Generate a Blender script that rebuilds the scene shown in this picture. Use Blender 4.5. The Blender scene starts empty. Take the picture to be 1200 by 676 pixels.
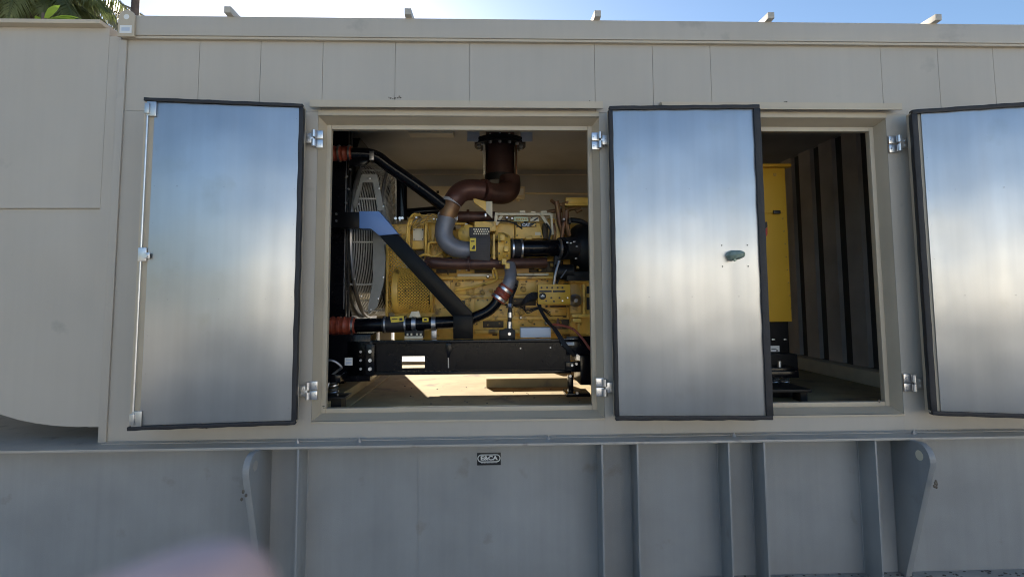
import bpy, bmesh, math, random
from mathutils import Vector, Matrix
random.seed(7)
PI = math.pi
SC = bpy.context.scene
COL = SC.collection

# ------------------------------------------------------------------ camera
EYE = Vector((0.0, -3.3, 1.68))
YAW, PITCH, ROLL, PY0, F = 0.03233, 0.080415, -0.006039, 297.08, 640.0
FW = Vector((math.sin(YAW)*math.cos(PITCH), math.cos(YAW)*math.cos(PITCH), math.sin(PITCH)))
R0 = Vector((math.cos(YAW), -math.sin(YAW), 0)); U0 = R0.cross(FW)
RT = math.cos(ROLL)*R0 + math.sin(ROLL)*U0
UP = -math.sin(ROLL)*R0 + math.cos(ROLL)*U0

def at(px, py, Y):
    """point in the plane at depth Y (metres behind the wall face) on the sight line of a photo pixel"""
    d = RT*((px-600)/F) + UP*((PY0-py)/F) + FW
    return EYE + d*((Y-EYE.y)/d.y)
def ax(px, Y, py=349): return at(px, py, Y).x
def az(py, Y, px=580): return at(px, py, Y).z
def pm(px_len, Y): return px_len*(Y-EYE.y)/F       # pixels -> metres at depth Y

cam_d = bpy.data.cameras.new('camera'); cam = bpy.data.objects.new('camera', cam_d); COL.objects.link(cam)
cam.matrix_world = Matrix(((RT.x, UP.x, -FW.x, EYE.x), (RT.y, UP.y, -FW.y, EYE.y), (RT.z, UP.z, -FW.z, EYE.z), (0, 0, 0, 1)))
cam_d.sensor_width = 36; cam_d.lens = F/1200*36
cam_d.shift_y = -(338-PY0)/1200
cam_d.clip_start = 0.01; cam_d.clip_end = 3000
SC.camera = cam

# ------------------------------------------------------------------ world
SUN_EL, SUN_AZ = math.radians(19), math.radians(-17)     # azimuth from +Y, negative = left
w = bpy.data.worlds.new('World'); SC.world = w; w.use_nodes = True
nt = w.node_tree; bg = nt.nodes['Background']
sky = nt.nodes.new('ShaderNodeTexSky'); sky.sky_type = 'NISHITA'; sky.sun_disc = False
sky.sun_elevation = SUN_EL; sky.sun_rotation = SUN_AZ
sky.air_density = 1.0; sky.dust_density = 0.5; sky.ozone_density = 2.8
nt.links.new(sky.outputs[0], bg.inputs[0]); bg.inputs[1].default_value = 0.064
sl = bpy.data.lights.new('sun', 'SUN'); sl.energy = 5.0; sl.angle = math.radians(0.5); sl.color = (1, 0.9, 0.74)
so = bpy.data.objects.new('sun', sl); COL.objects.link(so)
sd = Vector((math.sin(SUN_AZ)*math.cos(SUN_EL), math.cos(SUN_AZ)*math.cos(SUN_EL), math.sin(SUN_EL)))
so.rotation_euler = sd.to_track_quat('Z', 'Y').to_euler(); so.location = (-8, 25, 12)
SC.view_settings.view_transform = 'Standard'; SC.view_settings.look = 'None'
SC.view_settings.gamma = 1; SC.view_settings.exposure = 1.72
SC.view_settings.use_curve_mapping = False
SC.render.engine = 'CYCLES'; SC.cycles.filter_width = 1.05

# ------------------------------------------------------------------ materials
def mat(name, col, rough=0.5, metal=0.0, var=0.0, vscale=3.0, bump=0.0, bscale=80.0, rvar=0.0,
        col2=None, wear=None, wscale=6.0, wamt=0.62, wave=0.0, coat=0.0, emit=None, spec=0.5, stretch=None, streak=0.0, smudge=0.0):
    m = bpy.data.materials.new(name); m.use_nodes = True
    t = m.node_tree; N = t.nodes; L = t.links; b = N['Principled BSDF']
    b.inputs['Roughness'].default_value = rough; b.inputs['Metallic'].default_value = metal
    b.inputs['Specular IOR Level'].default_value = spec
    b.inputs['Coat Weight'].default_value = coat; b.inputs['Coat Roughness'].default_value = 0.08
    tc = N.new('ShaderNodeTexCoord'); src = tc.outputs['Object']
    if stretch:
        mp = N.new('ShaderNodeMapping'); mp.inputs['Scale'].default_value = stretch
        L.new(src, mp.inputs[0]); src2 = mp.outputs[0]
    else: src2 = src
    def noise(sc, det=5, s=src):
        n = N.new('ShaderNodeTexNoise'); n.inputs['Scale'].default_value = sc; n.inputs['Detail'].default_value = det
        L.new(s, n.inputs['Vector']); return n
    c = (*col, 1)
    if var or col2:
        n = noise(vscale, 6, src2); r = N.new('ShaderNodeMapRange')
        r.inputs[1].default_value = 0.3; r.inputs[2].default_value = 0.7
        L.new(n.outputs[0], r.inputs[0])
        mx = N.new('ShaderNodeMix'); mx.data_type = 'RGBA'
        if col2: A, B = c, (*col2, 1)
        else: A = tuple(x*(1-var) for x in col)+(1,); B = tuple(min(1, x*(1+var)) for x in col)+(1,)
        mx.inputs[6].default_value = A; mx.inputs[7].default_value = B
        L.new(r.outputs[0], mx.inputs[0]); cur = mx.outputs[2]
    else:
        rgb = N.new('ShaderNodeRGB'); rgb.outputs[0].default_value = c; cur = rgb.outputs[0]
    if wear:
        n = noise(wscale, 9); r = N.new('ShaderNodeMapRange')
        r.inputs[1].default_value = wamt; r.inputs[2].default_value = wamt+0.12
        L.new(n.outputs[0], r.inputs[0])
        mx = N.new('ShaderNodeMix'); mx.data_type = 'RGBA'; mx.inputs[7].default_value = (*wear, 1)
        L.new(r.outputs[0], mx.inputs[0]); L.new(cur, mx.inputs[6]); cur = mx.outputs[2]
    def modulate(cur, amt, scl, sc, lo=.35, hi=.7):
        mp = N.new('ShaderNodeMapping'); mp.inputs['Scale'].default_value = scl; L.new(src, mp.inputs[0])
        n = noise(sc, 6, mp.outputs[0]); r = N.new('ShaderNodeMapRange'); r.inputs[1].default_value = lo; r.inputs[2].default_value = hi
        r.inputs[3].default_value = 1+amt*.3; r.inputs[4].default_value = 1-amt; L.new(n.outputs[0], r.inputs[0])
        mx = N.new('ShaderNodeMix'); mx.data_type = 'RGBA'; mx.blend_type = 'MULTIPLY'; mx.inputs[0].default_value = 1
        L.new(cur, mx.inputs[6]); L.new(r.outputs[0], mx.inputs[7]); return mx.outputs[2]
    if streak: cur = modulate(cur, streak, (1, 1, .035), 22)
    if smudge: cur = modulate(cur, smudge, (1, 1, 1), 3.2)
    L.new(cur, b.inputs['Base Color'])
    if rvar:
        n = noise(vscale*1.7, 6, src2); r = N.new('ShaderNodeMapRange')
        r.inputs[3].default_value = max(0.02, rough-rvar); r.inputs[4].default_value = min(1, rough+rvar)
        L.new(n.outputs[0], r.inputs[0]); L.new(r.outputs[0], b.inputs['Roughness'])
    if bump or wave:
        last = None
        for amt, sc, dist in ((bump, bscale, 0.004), (wave, 2.2, 0.05)):
            if not amt: continue
            n = noise(sc, 3 if sc > 5 else 1); bp = N.new('ShaderNodeBump')
            bp.inputs['Strength'].default_value = amt; bp.inputs['Distance'].default_value = dist
            L.new(n.outputs[0], bp.inputs['Height'])
            if last: L.new(last.outputs[0], bp.inputs['Normal'])
            last = bp
        L.new(last.outputs[0], b.inputs['Normal'])
    if emit:
        b.inputs['Emission Color'].default_value = (*emit[:3], 1); b.inputs['Emission Strength'].default_value = emit[3]
    return m

M = {}
M['tan'] = mat('tan_paint', (.48, .432, .37), .42, var=.05, vscale=1.6, bump=.12, bscale=260, rvar=.1, wear=(.33, .30, .26), wscale=3.5, wamt=.66, wave=.32, streak=.025, smudge=.06)
M['tan2'] = mat('tan_trim_paint', (.52, .44, .33), .42, var=.06, vscale=4, bump=.1, bscale=200)
M['tank'] = mat('tank_paint', (.315, .313, .306), .36, var=.08, vscale=2.2, bump=.18, bscale=180, rvar=.08, wear=(.24, .22, .19), wscale=5, wamt=.66, wave=.30, streak=.05, smudge=.10)
M['ledge'] = mat('ledge_paint', (.42, .38, .33), .4, var=.1, vscale=5, wear=(.24, .21, .18), wscale=9, wamt=.6, bump=.2, bscale=120)
M['chip'] = mat('bare_steel', (.13, .11, .09), .6, .4, var=.3, vscale=30)
def galv():
    m = mat('galvanised_sheet', (.53, .535, .54), .36, 1.0, var=.06, vscale=9, wave=.20, stretch=(1, 1, .05), rvar=.05, streak=.03, smudge=.09, wear=(.50, .50, .49), wscale=4.5, wamt=.62)
    return m
M['galv'] = galv()
M['rubber'] = mat('black_rubber', (.012, .012, .016), .55, var=.3, vscale=20, bump=.3, bscale=90)
M['black'] = mat('black_gloss_paint', (.005, .005, .007), .16, var=.3, vscale=6, rvar=.03, bump=.04, bscale=120, spec=.22)
M['blackm'] = mat('black_matt', (.009, .009, .010), .45, var=.3, vscale=9, spec=.3)
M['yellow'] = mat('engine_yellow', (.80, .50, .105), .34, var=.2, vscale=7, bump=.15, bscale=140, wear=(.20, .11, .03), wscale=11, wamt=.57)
M['yellow2'] = mat('cabinet_yellow', (.62, .36, .035), .35, var=.04, vscale=3, bump=.05, bscale=200)
M['yellowd'] = mat('cast_yellow', (.56, .345, .075), .5, var=.25, vscale=16, bump=.4, bscale=90, wear=(.09, .055, .02), wscale=16, wamt=.53)
M['rust'] = mat('heat_browned_pipe', (.075, .032, .03), .42, .3, col2=(.135, .058, .044), vscale=7, bump=.2, bscale=110)
M['rustd'] = mat('dark_browned_pipe', (.055, .026, .022), .45, .3, col2=(.11, .05, .035), vscale=9, bump=.2, bscale=110)
M['heat'] = mat('heat_tinted_pipe', (.30, .17, .07), .4, .4, col2=(.16, .07, .05), vscale=9)
M['greyp'] = mat('grey_cast_pipe', (.22, .22, .25), .48, .3, var=.12, vscale=12, bump=.25, bscale=120)
M['red'] = mat('red_silicone', (.27, .055, .03), .4, var=.25, vscale=25)
M['chrome'] = mat('bright_zinc', (.66, .66, .68), .32, 1.0, var=.1, vscale=20)
M['steel'] = mat('dull_steel', (.42, .42, .44), .38, .9, var=.15, vscale=14)
M['dark'] = mat('shade_brown', (.06, .04, .02), .5, var=.3, vscale=20)  # dark brown for painted shade on the engine, also the guard drum and screws
M['cream'] = mat('cream_paint', (.72, .64, .48), .45, var=.06, vscale=8)
M['white'] = mat('white_label', (.75, .75, .73), .5, var=.04)
M['stick_y'] = mat('yellow_sticker', (.72, .52, .03), .4, var=.04)
M['stick_r'] = mat('red_sticker', (.55, .05, .03), .4, var=.04)
M['stick_g'] = mat('pale_green_sticker', (.55, .62, .42), .45, var=.1, vscale=40)
M['ink'] = mat('black_ink', (.01, .01, .012), .45, var=.1)
M['inner'] = mat('liner_sheet', (.45, .45, .445), .42, .1, var=.12, vscale=2.5, bump=.1, bscale=200)
M['liner'] = mat('dark_liner', (.58, .53, .48), .5, .0, var=.15, vscale=3, bump=.25, bscale=240)
M['floor'] = mat('floor_plate', (.38, .305, .175), .9, 0, spec=.1, var=.2, vscale=4, wear=(.22, .18, .13), wscale=5, wamt=.58, bump=.2, bscale=60)
M['blue'] = mat('blue_film', (.13, .24, .52), .4, var=.05, vscale=5)
M['bluebox'] = mat('pale_blue_grey_paint', (.50, .56, .66), .4, var=.05)
M['sheet'] = mat('grey_guard_sheet', (.24, .24, .23), .45, .3, var=.15, vscale=8)
M['backing'] = mat('partition_backing', (.07, .063, .057), .7, var=.15, vscale=4)
M['brace'] = mat('black_brace_paint', (.006, .006, .007), .3, var=.2, vscale=9, spec=.12)
M['mesh'] = mat('grey_guard_wire', (.60, .60, .58), .4, .4, var=.1, vscale=10)
M['purple'] = mat('dark_heat_shield', (.035, .030, .034), .5, .3, var=.2, vscale=15)
M['green'] = mat('green_brass', (.30, .36, .29), .4, .4, var=.2, vscale=30)
M['shackle'] = mat('pale_bracket', (.55, .55, .58), .45, .2, var=.1)
M['skin'] = mat('skin', (.62, .41, .37), .5, var=.06, vscale=40)

# ------------------------------------------------------------------ mesh builder
ORG = {}
class MB:
    def __init__(s): s.bm = bmesh.new()
    def hexa(s, p, bev=0.0):
        """8 points: bottom quad 0-3, top quad 4-7"""
        b = s.bm if not bev else bmesh.new()
        v = [b.verts.new(q) for q in p]
        for f in ((0, 3, 2, 1), (4, 5, 6, 7), (0, 1, 5, 4), (1, 2, 6, 5), (2, 3, 7, 6), (3, 0, 4, 7)):
            b.faces.new([v[i] for i in f])
        if bev:
            bmesh.ops.bevel(b, geom=b.edges[:], offset=bev, segments=2, affect='EDGES', profile=.6)
            s.merge(b)
        return s
    def merge(s, b):
        me = bpy.data.meshes.new('tmp'); b.to_mesh(me); b.free(); s.bm.from_mesh(me); bpy.data.meshes.remove(me)
    def box(s, x0, x1, y0, y1, z0, z1, bev=0.0):
        x0, x1 = sorted((x0, x1)); y0, y1 = sorted((y0, y1)); z0, z1 = sorted((z0, z1))
        return s.hexa([(x0, y0, z0), (x1, y0, z0), (x1, y1, z0), (x0, y1, z0), (x0, y0, z1), (x1, y0, z1), (x1, y1, z1), (x0, y1, z1)], bev)
    def pbox(s, px0, py0, px1, py1, Y, dep, bev=0.004):
        """box whose front face (depth Y) covers a photo rectangle"""
        cx, cy = (px0+px1)/2, (py0+py1)/2
        return s.box(at(px0, cy, Y).x, at(px1, cy, Y).x, Y, Y+dep, at(cx, py1, Y).z, at(cx, py0, Y).z, bev)
    def prism(s, pts, axis, a, b, bev=0.0):
        """polygon extruded along 'x' or 'y' between a and b; pts = (x,z) for y, (y,z) for x, (x,y) for z"""
        bb = bmesh.new()
        def mk(p, k):
            return {'y': (p[0], k, p[1]), 'x': (k, p[0], p[1]), 'z': (p[0], p[1], k)}[axis]
        A = [bb.verts.new(mk(p, a)) for p in pts]; B = [bb.verts.new(mk(p, b)) for p in pts]
        n = len(pts); bb.faces.new(A); bb.faces.new(B[::-1])
        for i in range(n): bb.faces.new([A[i], B[i], B[(i+1) % n], A[(i+1) % n]])
        bmesh.ops.recalc_face_normals(bb, faces=bb.faces[:])
        if bev: bmesh.ops.bevel(bb, geom=bb.edges[:], offset=bev, segments=2, affect='EDGES', profile=.6)
        s.merge(bb); return s
    def pprism(s, pix, Y, dep, bev=0.0):
        P = [at(x, y, Y) for x, y in pix]
        return s.prism([(p.x, p.z) for p in P], 'y', Y, Y+dep, bev)
    def tube(s, pts, r, seg=14, smooth=True, closed=False, caps=True, n=6):
        pts = [Vector(p) for p in pts]
        rs = r if isinstance(r, (list, tuple)) else [r]*len(pts)
        if smooth and len(pts) > 2:
            P, Rr = [], []; m = len(pts)
            rng = range(m) if closed else range(m-1)
            for i in rng:
                g = lambda k: pts[k % m] if closed else pts[max(0, min(m-1, k))]
                p0, p1, p2, p3 = g(i-1), g(i), g(i+1), g(i+2)
                r1, r2 = rs[i % m], rs[(i+1) % m]
                for j in range(n):
                    t = j/n
                    P.append(.5*((2*p1)+(p2-p0)*t+(2*p0-5*p1+4*p2-p3)*t*t+(3*p1-p0-3*p2+p3)*t**3)); Rr.append(r1+(r2-r1)*t)
            if not closed: P.append(pts[-1]); Rr.append(rs[-1])
            pts, rs = P, Rr
        m = len(pts); T = []
        for i in range(m):
            a = pts[(i-1) % m] if (closed or i > 0) else pts[i]; b = pts[(i+1) % m] if (closed or i < m-1) else pts[i]
            T.append((b-a).normalized())
        ref = Vector((0, 0, 1)) if abs(T[0].z) < .9 else Vector((0, 1, 0))
        nrm = (ref-T[0]*ref.dot(T[0])).normalized(); rings = []
        for i in range(m):
            nrm = (nrm-T[i]*nrm.dot(T[i])).normalized(); bi = T[i].cross(nrm)
            rings.append([s.bm.verts.new(pts[i]+(nrm*math.cos(2*PI*k/seg)+bi*math.sin(2*PI*k/seg))*rs[i]) for k in range(seg)])
        for i in range(m if closed else m-1):
            A, B = rings[i], rings[(i+1) % m]
            for k in range(seg): s.bm.faces.new([A[k], A[(k+1) % seg], B[(k+1) % seg], B[k]])
        if caps and not closed:
            s.bm.faces.new(rings[0][::-1]); s.bm.faces.new(rings[-1])
        return s
    def cyl(s, p0, p1, r, r1=None, seg=20): return s.tube([p0, p1], [r, r if r1 is None else r1], seg, smooth=False)
    def lathe(s, c, axis, prof, seg=32):
        """prof = [(distance along axis, radius)...]"""
        c = Vector(c); a = Vector(axis).normalized()
        for i in range(len(prof)-1):
            pass
        return s.tube([c+a*d for d, _ in prof], [max(r, .0005) for _, r in prof], seg, smooth=False) if all(prof[i+1][0] > prof[i][0] for i in range(len(prof)-1)) else s._lathe(c, a, prof, seg)
    def _lathe(s, c, a, prof, seg):
        ref = Vector((0, 0, 1)) if abs(a.z) < .9 else Vector((0, 1, 0))
        n = (ref-a*ref.dot(a)).normalized(); b = a.cross(n); rings = []
        for d, r in prof:
            rings.append([s.bm.verts.new(c+a*d+(n*math.cos(2*PI*k/seg)+b*math.sin(2*PI*k/seg))*max(r, .0005)) for k in range(seg)])
        for A, B in zip(rings, rings[1:]):
            for k in range(seg): s.bm.faces.new([A[k], A[(k+1) % seg], B[(k+1) % seg], B[k]])
        s.bm.faces.new(rings[0][::-1]); s.bm.faces.new(rings[-1]); return s
    def ring(s, c, axis, R, r, seg=40, rs=6, arc=None):
        a = Vector(axis).normalized(); ref = Vector((0, 0, 1)) if abs(a.z) < .9 else Vector((0, 1, 0))
        n = (ref-a*ref.dot(a)).normalized(); b = a.cross(n); c = Vector(c)
        P = [c+(n*math.cos(2*PI*k/seg)+b*math.sin(2*PI*k/seg))*R for k in range(seg)]
        return s.tube(P, r, rs, smooth=False, closed=True)
    def bolt(s, p, axis, r, h, seg=6):
        p = Vector(p); a = Vector(axis).normalized(); return s.cyl(p-a*.004, p+a*h, r, seg=seg)
    def ball(s, c, r, sc=(1, 1, 1), sub=2):
        b = bmesh.new(); bmesh.ops.create_icosphere(b, subdivisions=sub, radius=r)
        for v in b.verts: v.co = Vector((v.co.x*sc[0], v.co.y*sc[1], v.co.z*sc[2]))+Vector(c)
        s.merge(b); return s
    def build(s, name, m, parent=None, smooth=True, label=None):
        bmesh.ops.recalc_face_normals(s.bm, faces=s.bm.faces[:])
        o0 = ORG.get(parent.name, Vector()) if parent else Vector()
        for v in s.bm.verts: v.co -= o0
        me = bpy.data.meshes.new(name); s.bm.to_mesh(me); s.bm.free()
        me.materials.append(M[m] if isinstance(m, str) else m)
        if smooth:
            me.shade_smooth(); me.set_sharp_from_angle(angle=math.radians(38))
        o = bpy.data.objects.new(name, me); COL.objects.link(o)
        if parent: o.parent = parent
        ORG[o.name] = o0
        if label: o['label'] = label
        return o
def thing(name, label, cat, loc, group=None):
    o = bpy.data.objects.new(name, None); COL.objects.link(o); o.location = loc; o.empty_display_size = .1
    ORG[o.name] = Vector(loc); o['label'] = label; o['category'] = cat
    if group: o['group'] = group
    return o
def tag(o, label, cat, group=None):
    o['label'] = label; o['category'] = cat
    if group: o['group'] = group
    return o
def text(body, size, centre, m, parent, name='lettering', ext=.0015, width=None, bold=0.0):
    c = bpy.data.curves.new('txt', 'FONT'); c.body = body; c.size = size; c.extrude = ext; c.offset = bold
    c.align_x = 'CENTER'; c.align_y = 'CENTER'
    o = bpy.data.objects.new('txt', c); COL.objects.link(o)
    dg = bpy.context.evaluated_depsgraph_get(); me = bpy.data.meshes.new_from_object(o.evaluated_get(dg))
    bpy.data.objects.remove(o); bpy.data.curves.remove(c)
    xs = [v.co.x for v in me.vertices]; k = (width/(max(xs)-min(xs))) if width else 1
    o0 = ORG.get(parent.name, Vector()) if parent else Vector()
    for v in me.vertices:
        x, y, z = v.co; v.co = Vector((x*k, -z, y))+Vector(centre)-o0
    me.materials.append(M[m]); ob = bpy.data.objects.new(name, me); COL.objects.link(ob); ob.parent = parent
    ORG[ob.name] = o0
    return ob

# ------------------------------------------------------------------ ground
def ground():
    m = bpy.data.materials.new('gravel_yard'); m.use_nodes = True; t = m.node_tree; N = t.nodes; L = t.links
    b = N['Principled BSDF']; b.inputs['Roughness'].default_value = .9
    tc = N.new('ShaderNodeTexCoord')
    n1 = N.new('ShaderNodeTexNoise'); n1.inputs['Scale'].default_value = .35; n1.inputs['Detail'].default_value = 8
    n2 = N.new('ShaderNodeTexNoise'); n2.inputs['Scale'].default_value = 60; n2.inputs['Detail'].default_value = 6
    mx = N.new('ShaderNodeMix'); mx.data_type = 'RGBA'; mx.inputs[6].default_value = (.50, .46, .40, 1); mx.inputs[7].default_value = (.66, .61, .53, 1)
    mx2 = N.new('ShaderNodeMix'); mx2.data_type = 'RGBA'; mx2.blend_type = 'MULTIPLY'; mx2.inputs[0].default_value = .35
    bp = N.new('ShaderNodeBump'); bp.inputs['Strength'].default_value = .5; bp.inputs['Distance'].default_value = .02
    for n in (n1, n2): L.new(tc.outputs['Object'], n.inputs['Vector'])
    L.new(n1.outputs[0], mx.inputs[0]); L.new(mx.outputs[2], mx2.inputs[6]); L.new(n2.outputs['Color'], mx2.inputs[7])
    L.new(mx2.outputs[2], b.inputs['Base Color']); L.new(n2.outputs[0], bp.inputs['Height']); L.new(bp.outputs[0], b.inputs['Normal'])
    g = MB(); v = [g.bm.verts.new(p) for p in ((-900, -900, 0), (900, -900, 0), (900, 900, 0), (-900, 900, 0))]; g.bm.faces.new(v)
    o = g.build('ground', m, smooth=False); o['kind'] = 'structure'
ground()

# ------------------------------------------------------------------ key levels (metres)
XL, XR = -2.33, 5.6               # enclosure ends
DEP = 2.75                        # inside depth
ZT = az(23, 0, 300)               # roof top
ZB = az(48, 0, 300)               # underside of the edge beam
ZFL = az(514, 0, 600)             # wall foot / ledge
CEIL = ZT-.29
FLR = az(480, .12, 560)-.03       # floor plate inside
LEDGE = az(519.5, -.16, 600)      # top of tank flange
O1 = dict(l=ax(368, 0), r=ax(706, 0), t=az(137, 0, 540), b=az(491.5, 0, 540))
O2 = dict(l=ax(712, 0)+.92-.45, r=ax(1051, 0), t=az(137, 0, 950)-.004, b=az(487, 0, 950)+.004)
O2['l'] = ax(772, 0); O2['t'] = O1['t']; O2['b'] = O1['b']
XP = 3.12                          # partition wall
print('levels', ZT, ZB, CEIL, ZFL, FLR, LEDGE, O1, O2)

# ------------------------------------------------------------------ fuel tank base
tank = thing('fuel_tank', 'grey tan steel fuel tank base with welded ribs under the generator enclosure', 'fuel tank', (0, 1.3, 0))
b = MB(); b.box(-5.2, XR, .0, DEP+.1, .03, LEDGE-.02); b.build('side_plate', 'tank', tank, smooth=False)
b = MB(); b.box(-5.2, XR, -.16, -.001, LEDGE-.014, LEDGE, .002)
b.box(-5.2, XR, .001, DEP+.26, LEDGE-.019, LEDGE-.004)
b.build('top_flange', 'ledge', tank)
b = MB(); b.box(-5.2, XR, -.16, -.002, .03, .05, .002); b.build('bottom_flange', 'ledge', tank)
def rib_x(px): return at(px, 590, -.16).x
for px in (347.5, 707, 749, 857, 899, 1031):
    x = rib_x(px)
    r = MB(); r.box(x-.005, x+.005, -.155, -.0015, .051, LEDGE-.0155, .001)
    rb = r.build('stiffener_rib', 'tank', tank)
    wl = MB(); n = 46
    for sgn in (-1, 1):
        wl.tube([(x+sgn*.006+random.uniform(-.0006, .0006), -.004, .055+(LEDGE-.08)*k/n) for k in range(n+1)], [random.uniform(.0032, .0055) for k in range(n+1)], 6, smooth=False)
    wl.build('weld_run', 'tank', rb)
for px, sgn in ((288, -1), (1094, 1)):
    x = at(px, 545, -.30).x; zt = LEDGE+.005
    P = [(-.0015, .051), (-.06, .051)]
    for k in range(9):
        a = -.10*PI+ (PI*.61)*k/8
        P.append((-.215-.085*math.cos(a), zt-.10+.085*math.sin(a)))
    P += [(-.162, zt-.02), (-.162, LEDGE-.016), (-.0015, LEDGE-.016)]
    l = MB(); l.prism(P, 'x', x-.018, x+.018, .004)
    lug = l.build('lifting_lug', 'tank', tank)
    h = MB(); h.cyl((x-.0195, -.225, zt-.085), (x+.0195, -.225, zt-.085), .028, seg=24); h.build('lug_eye', 'cream' if sgn > 0 else 'ledge', lug)
    h = MB()
    for k in range(5): h.ball((x+random.uniform(-.015, .015), -.302, zt-.19-random.random()*.05), .008, (1, .6, 1.3), 1)
    h.build('paint_chip', 'chip', lug)
b = MB()
for px in (490,): b.box(rib_x(px)-.0, ax(px, 0, 590)+.004, -.0025, .001, .051, LEDGE-.02)
b = MB(); xs = ax(490, 0, 590); b.box(xs-.003, xs+.003, -.003, .001, .051, LEDGE-.02); b.build('weld_seam', 'tank', tank)
# weld spatter and grit along the flanges
b = MB()
for k in range(60):
    x = random.uniform(-1.9, 3.3); b.ball((x, random.uniform(-.03, -.006), LEDGE+.002), random.uniform(.002, .005), (1.6, 1, .7), 1)
for k in range(110):
    x = random.uniform(.4, 3.6); b.ball((x, random.uniform(-.1, -.01), .052), random.uniform(.003, .007), (1.7, 1, .6), 1)
gt = b.build('grit', 'chip'); tag(gt, 'weld spatter and rusty grit along the tank flanges', 'grit'); gt['kind'] = 'stuff'
for px, py in ((349, 508), (421, 517), (642, 514), (860, 510), (1071, 506)):
    p = at(px, py, -.08); b = MB(); b.cyl((p.x, -.08, LEDGE-.002), (p.x, -.08, LEDGE+.014), .012, seg=6); b.cyl((p.x, -.08, LEDGE+.012), (p.x, -.08, LEDGE+.024), .006, seg=8)
    b.build('flange_bolt', 'steel', tank)

# nameplate on the tank
c = at(573, 537.5, -.004)
sg = thing('nameplate', 'small black nameplate with white E&CA lettering on the grey tank side', 'sign', (c.x, -.002, c.z))
W2, H2 = pm(13.5, 0), pm(6.9, 0)
b = MB(); b.box(c.x-W2, c.x+W2, -.004, -.0005, c.z-H2, c.z+H2, .0012); b.build('plate', 'ink', sg)
zc = c.z+H2*.12; RW, RH = W2*.93, H2*.56
P = []
for k in range(24):
    a = PI/2+PI*k/23; P.append((c.x-RW+RH+RH*math.cos(a), -.005, zc+RH*math.sin(a)))
for k in range(24):
    a = -PI/2+PI*k/23; P.append((c.x+RW-RH+RH*math.cos(a), -.005, zc+RH*math.sin(a)))
b = MB(); b.tube(P, .0028, 6, smooth=False, closed=True); b.build('outline', 'white', sg)
text('E&CA', RH*1.6, (c.x, -.005, zc), 'white', sg, width=RW*1.55, bold=.001)
b = MB()
x = c.x-RW*.7
while x < c.x+RW*.7:
    wd = random.uniform(.003, .007); b.box(x, x+wd, -.0052, -.004, c.z-H2*.66, c.z-H2*.56); x += wd+.0025
b.build('small_print', 'steel', sg)

# ------------------------------------------------------------------ enclosure
enc = thing('generator_enclosure', 'long tan painted steel generator enclosure with open doors sitting on the fuel tank', 'enclosure', (0, 1.3, LEDGE))
TH = .10
b = MB()
# upper wall split into sheets with fine gaps
seams = [ax(p, 0, 85) for p in (233, 305, 378, 463, 550, 697, 765, 833, 1033, 1100, 1165, 1240, 1330)]
edges = [XL+.095]+seams+[XR]
HEAD = O1['t']+.03
for a, c2 in zip(edges, edges[1:]): b.box(a+.0012, c2-.0012, 0, TH, HEAD, ZB+.01)
b.box(XL+.09, XR, .012, TH-.004, HEAD+.002, ZB)
def piers(x0, x1): b.box(x0, x1, .0006, TH, ZFL-.02, HEAD-.0015)
piers(XL+.09, O1['l']); piers(O1['r'], O2['l']); piers(O2['r'], XR)
for O in (O1, O2):
    b.box(O['l']+.0005, O['r']-.0005, .0006, TH, ZFL-.02, O['b']); b.box(O['l']+.0005, O['r']-.0005, .0006, TH, O['t'], HEAD-.0015)
b.build('front_wall', 'tan', enc, smooth=False)
b = MB(); b.box(XL+.1, XR, -.055, -.0005, LEDGE+.0005, LEDGE+.004); b.box(XL+.02, XR, .0, TH, LEDGE-.003, ZFL-.021); b.build('bottom_rail', 'tan', enc, smooth=False)
# edge beam of the roof
b = MB(); b.box(XL+.098, XR, -.035, TH, ZB+.012, ZT, .006); b.build('roof_beam', 'tan', enc)
b = MB(); b.box(XL+.1, XR, -.028, -.0005, ZB-.004, ZB+.0105); b.build('drip_strip', 'tan2', enc)
b = MB(); b.box(XL+.02, XR, TH+.001, DEP+.2, CEIL+.02, ZT-.03); b.build('roof', 'tan', enc, smooth=False)
b = MB(); b.box(XL+.1, XR, TH+.002, DEP+.098, CEIL, CEIL+.015); b.build('ceiling', 'inner', enc, smooth=False)
# rear wall with its own doorway (open to the sun)
R0_, R1_, RZ0, RZ1 = -1.13, .30, FLR+.03, FLR+.77
b = MB()
b.box(XL+.1, R0_, DEP, DEP+.1, LEDGE, CEIL-.001); b.box(R1_, XR, DEP, DEP+.1, LEDGE, CEIL-.001)
b.box(R0_+.001, R1_-.001, DEP, DEP+.1, LEDGE, RZ0); b.box(R0_+.001, R1_-.001, DEP, DEP+.1, RZ1, CEIL-.001)
b.build('rear_wall', 'inner', enc, smooth=False)
b = MB(); b.box(XL, XL+.09, TH+.001, DEP+.1, LEDGE, CEIL+.01); b.build('end_wall', 'tan', enc, smooth=False)
b = MB(); b.box(XR-.1, XR, TH+.001, DEP-.001, LEDGE+.001, CEIL-.001); b.build('end_wall', 'tan', enc, smooth=False)
b = MB(); b.box(XL+.1, XR-.11, TH+.003, DEP-.002, FLR-.02, FLR); b.build('floor_plate', 'floor', enc, smooth=False)
# inner face of front wall dark
b = MB()
PX = O1['r']+.05
b.box(O1['r']+.06, O2['l']-.06, TH+.0015, TH+.03, FLR+.002, CEIL-.002); b.build('wall_lining', 'liner', enc, smooth=False); b = MB(); b.box(XL+.1, O1['l']-.06, TH+.0015, TH+.03, FLR+.002, CEIL-.002)
b.build('wall_lining', 'liner', enc, smooth=False)
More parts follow.
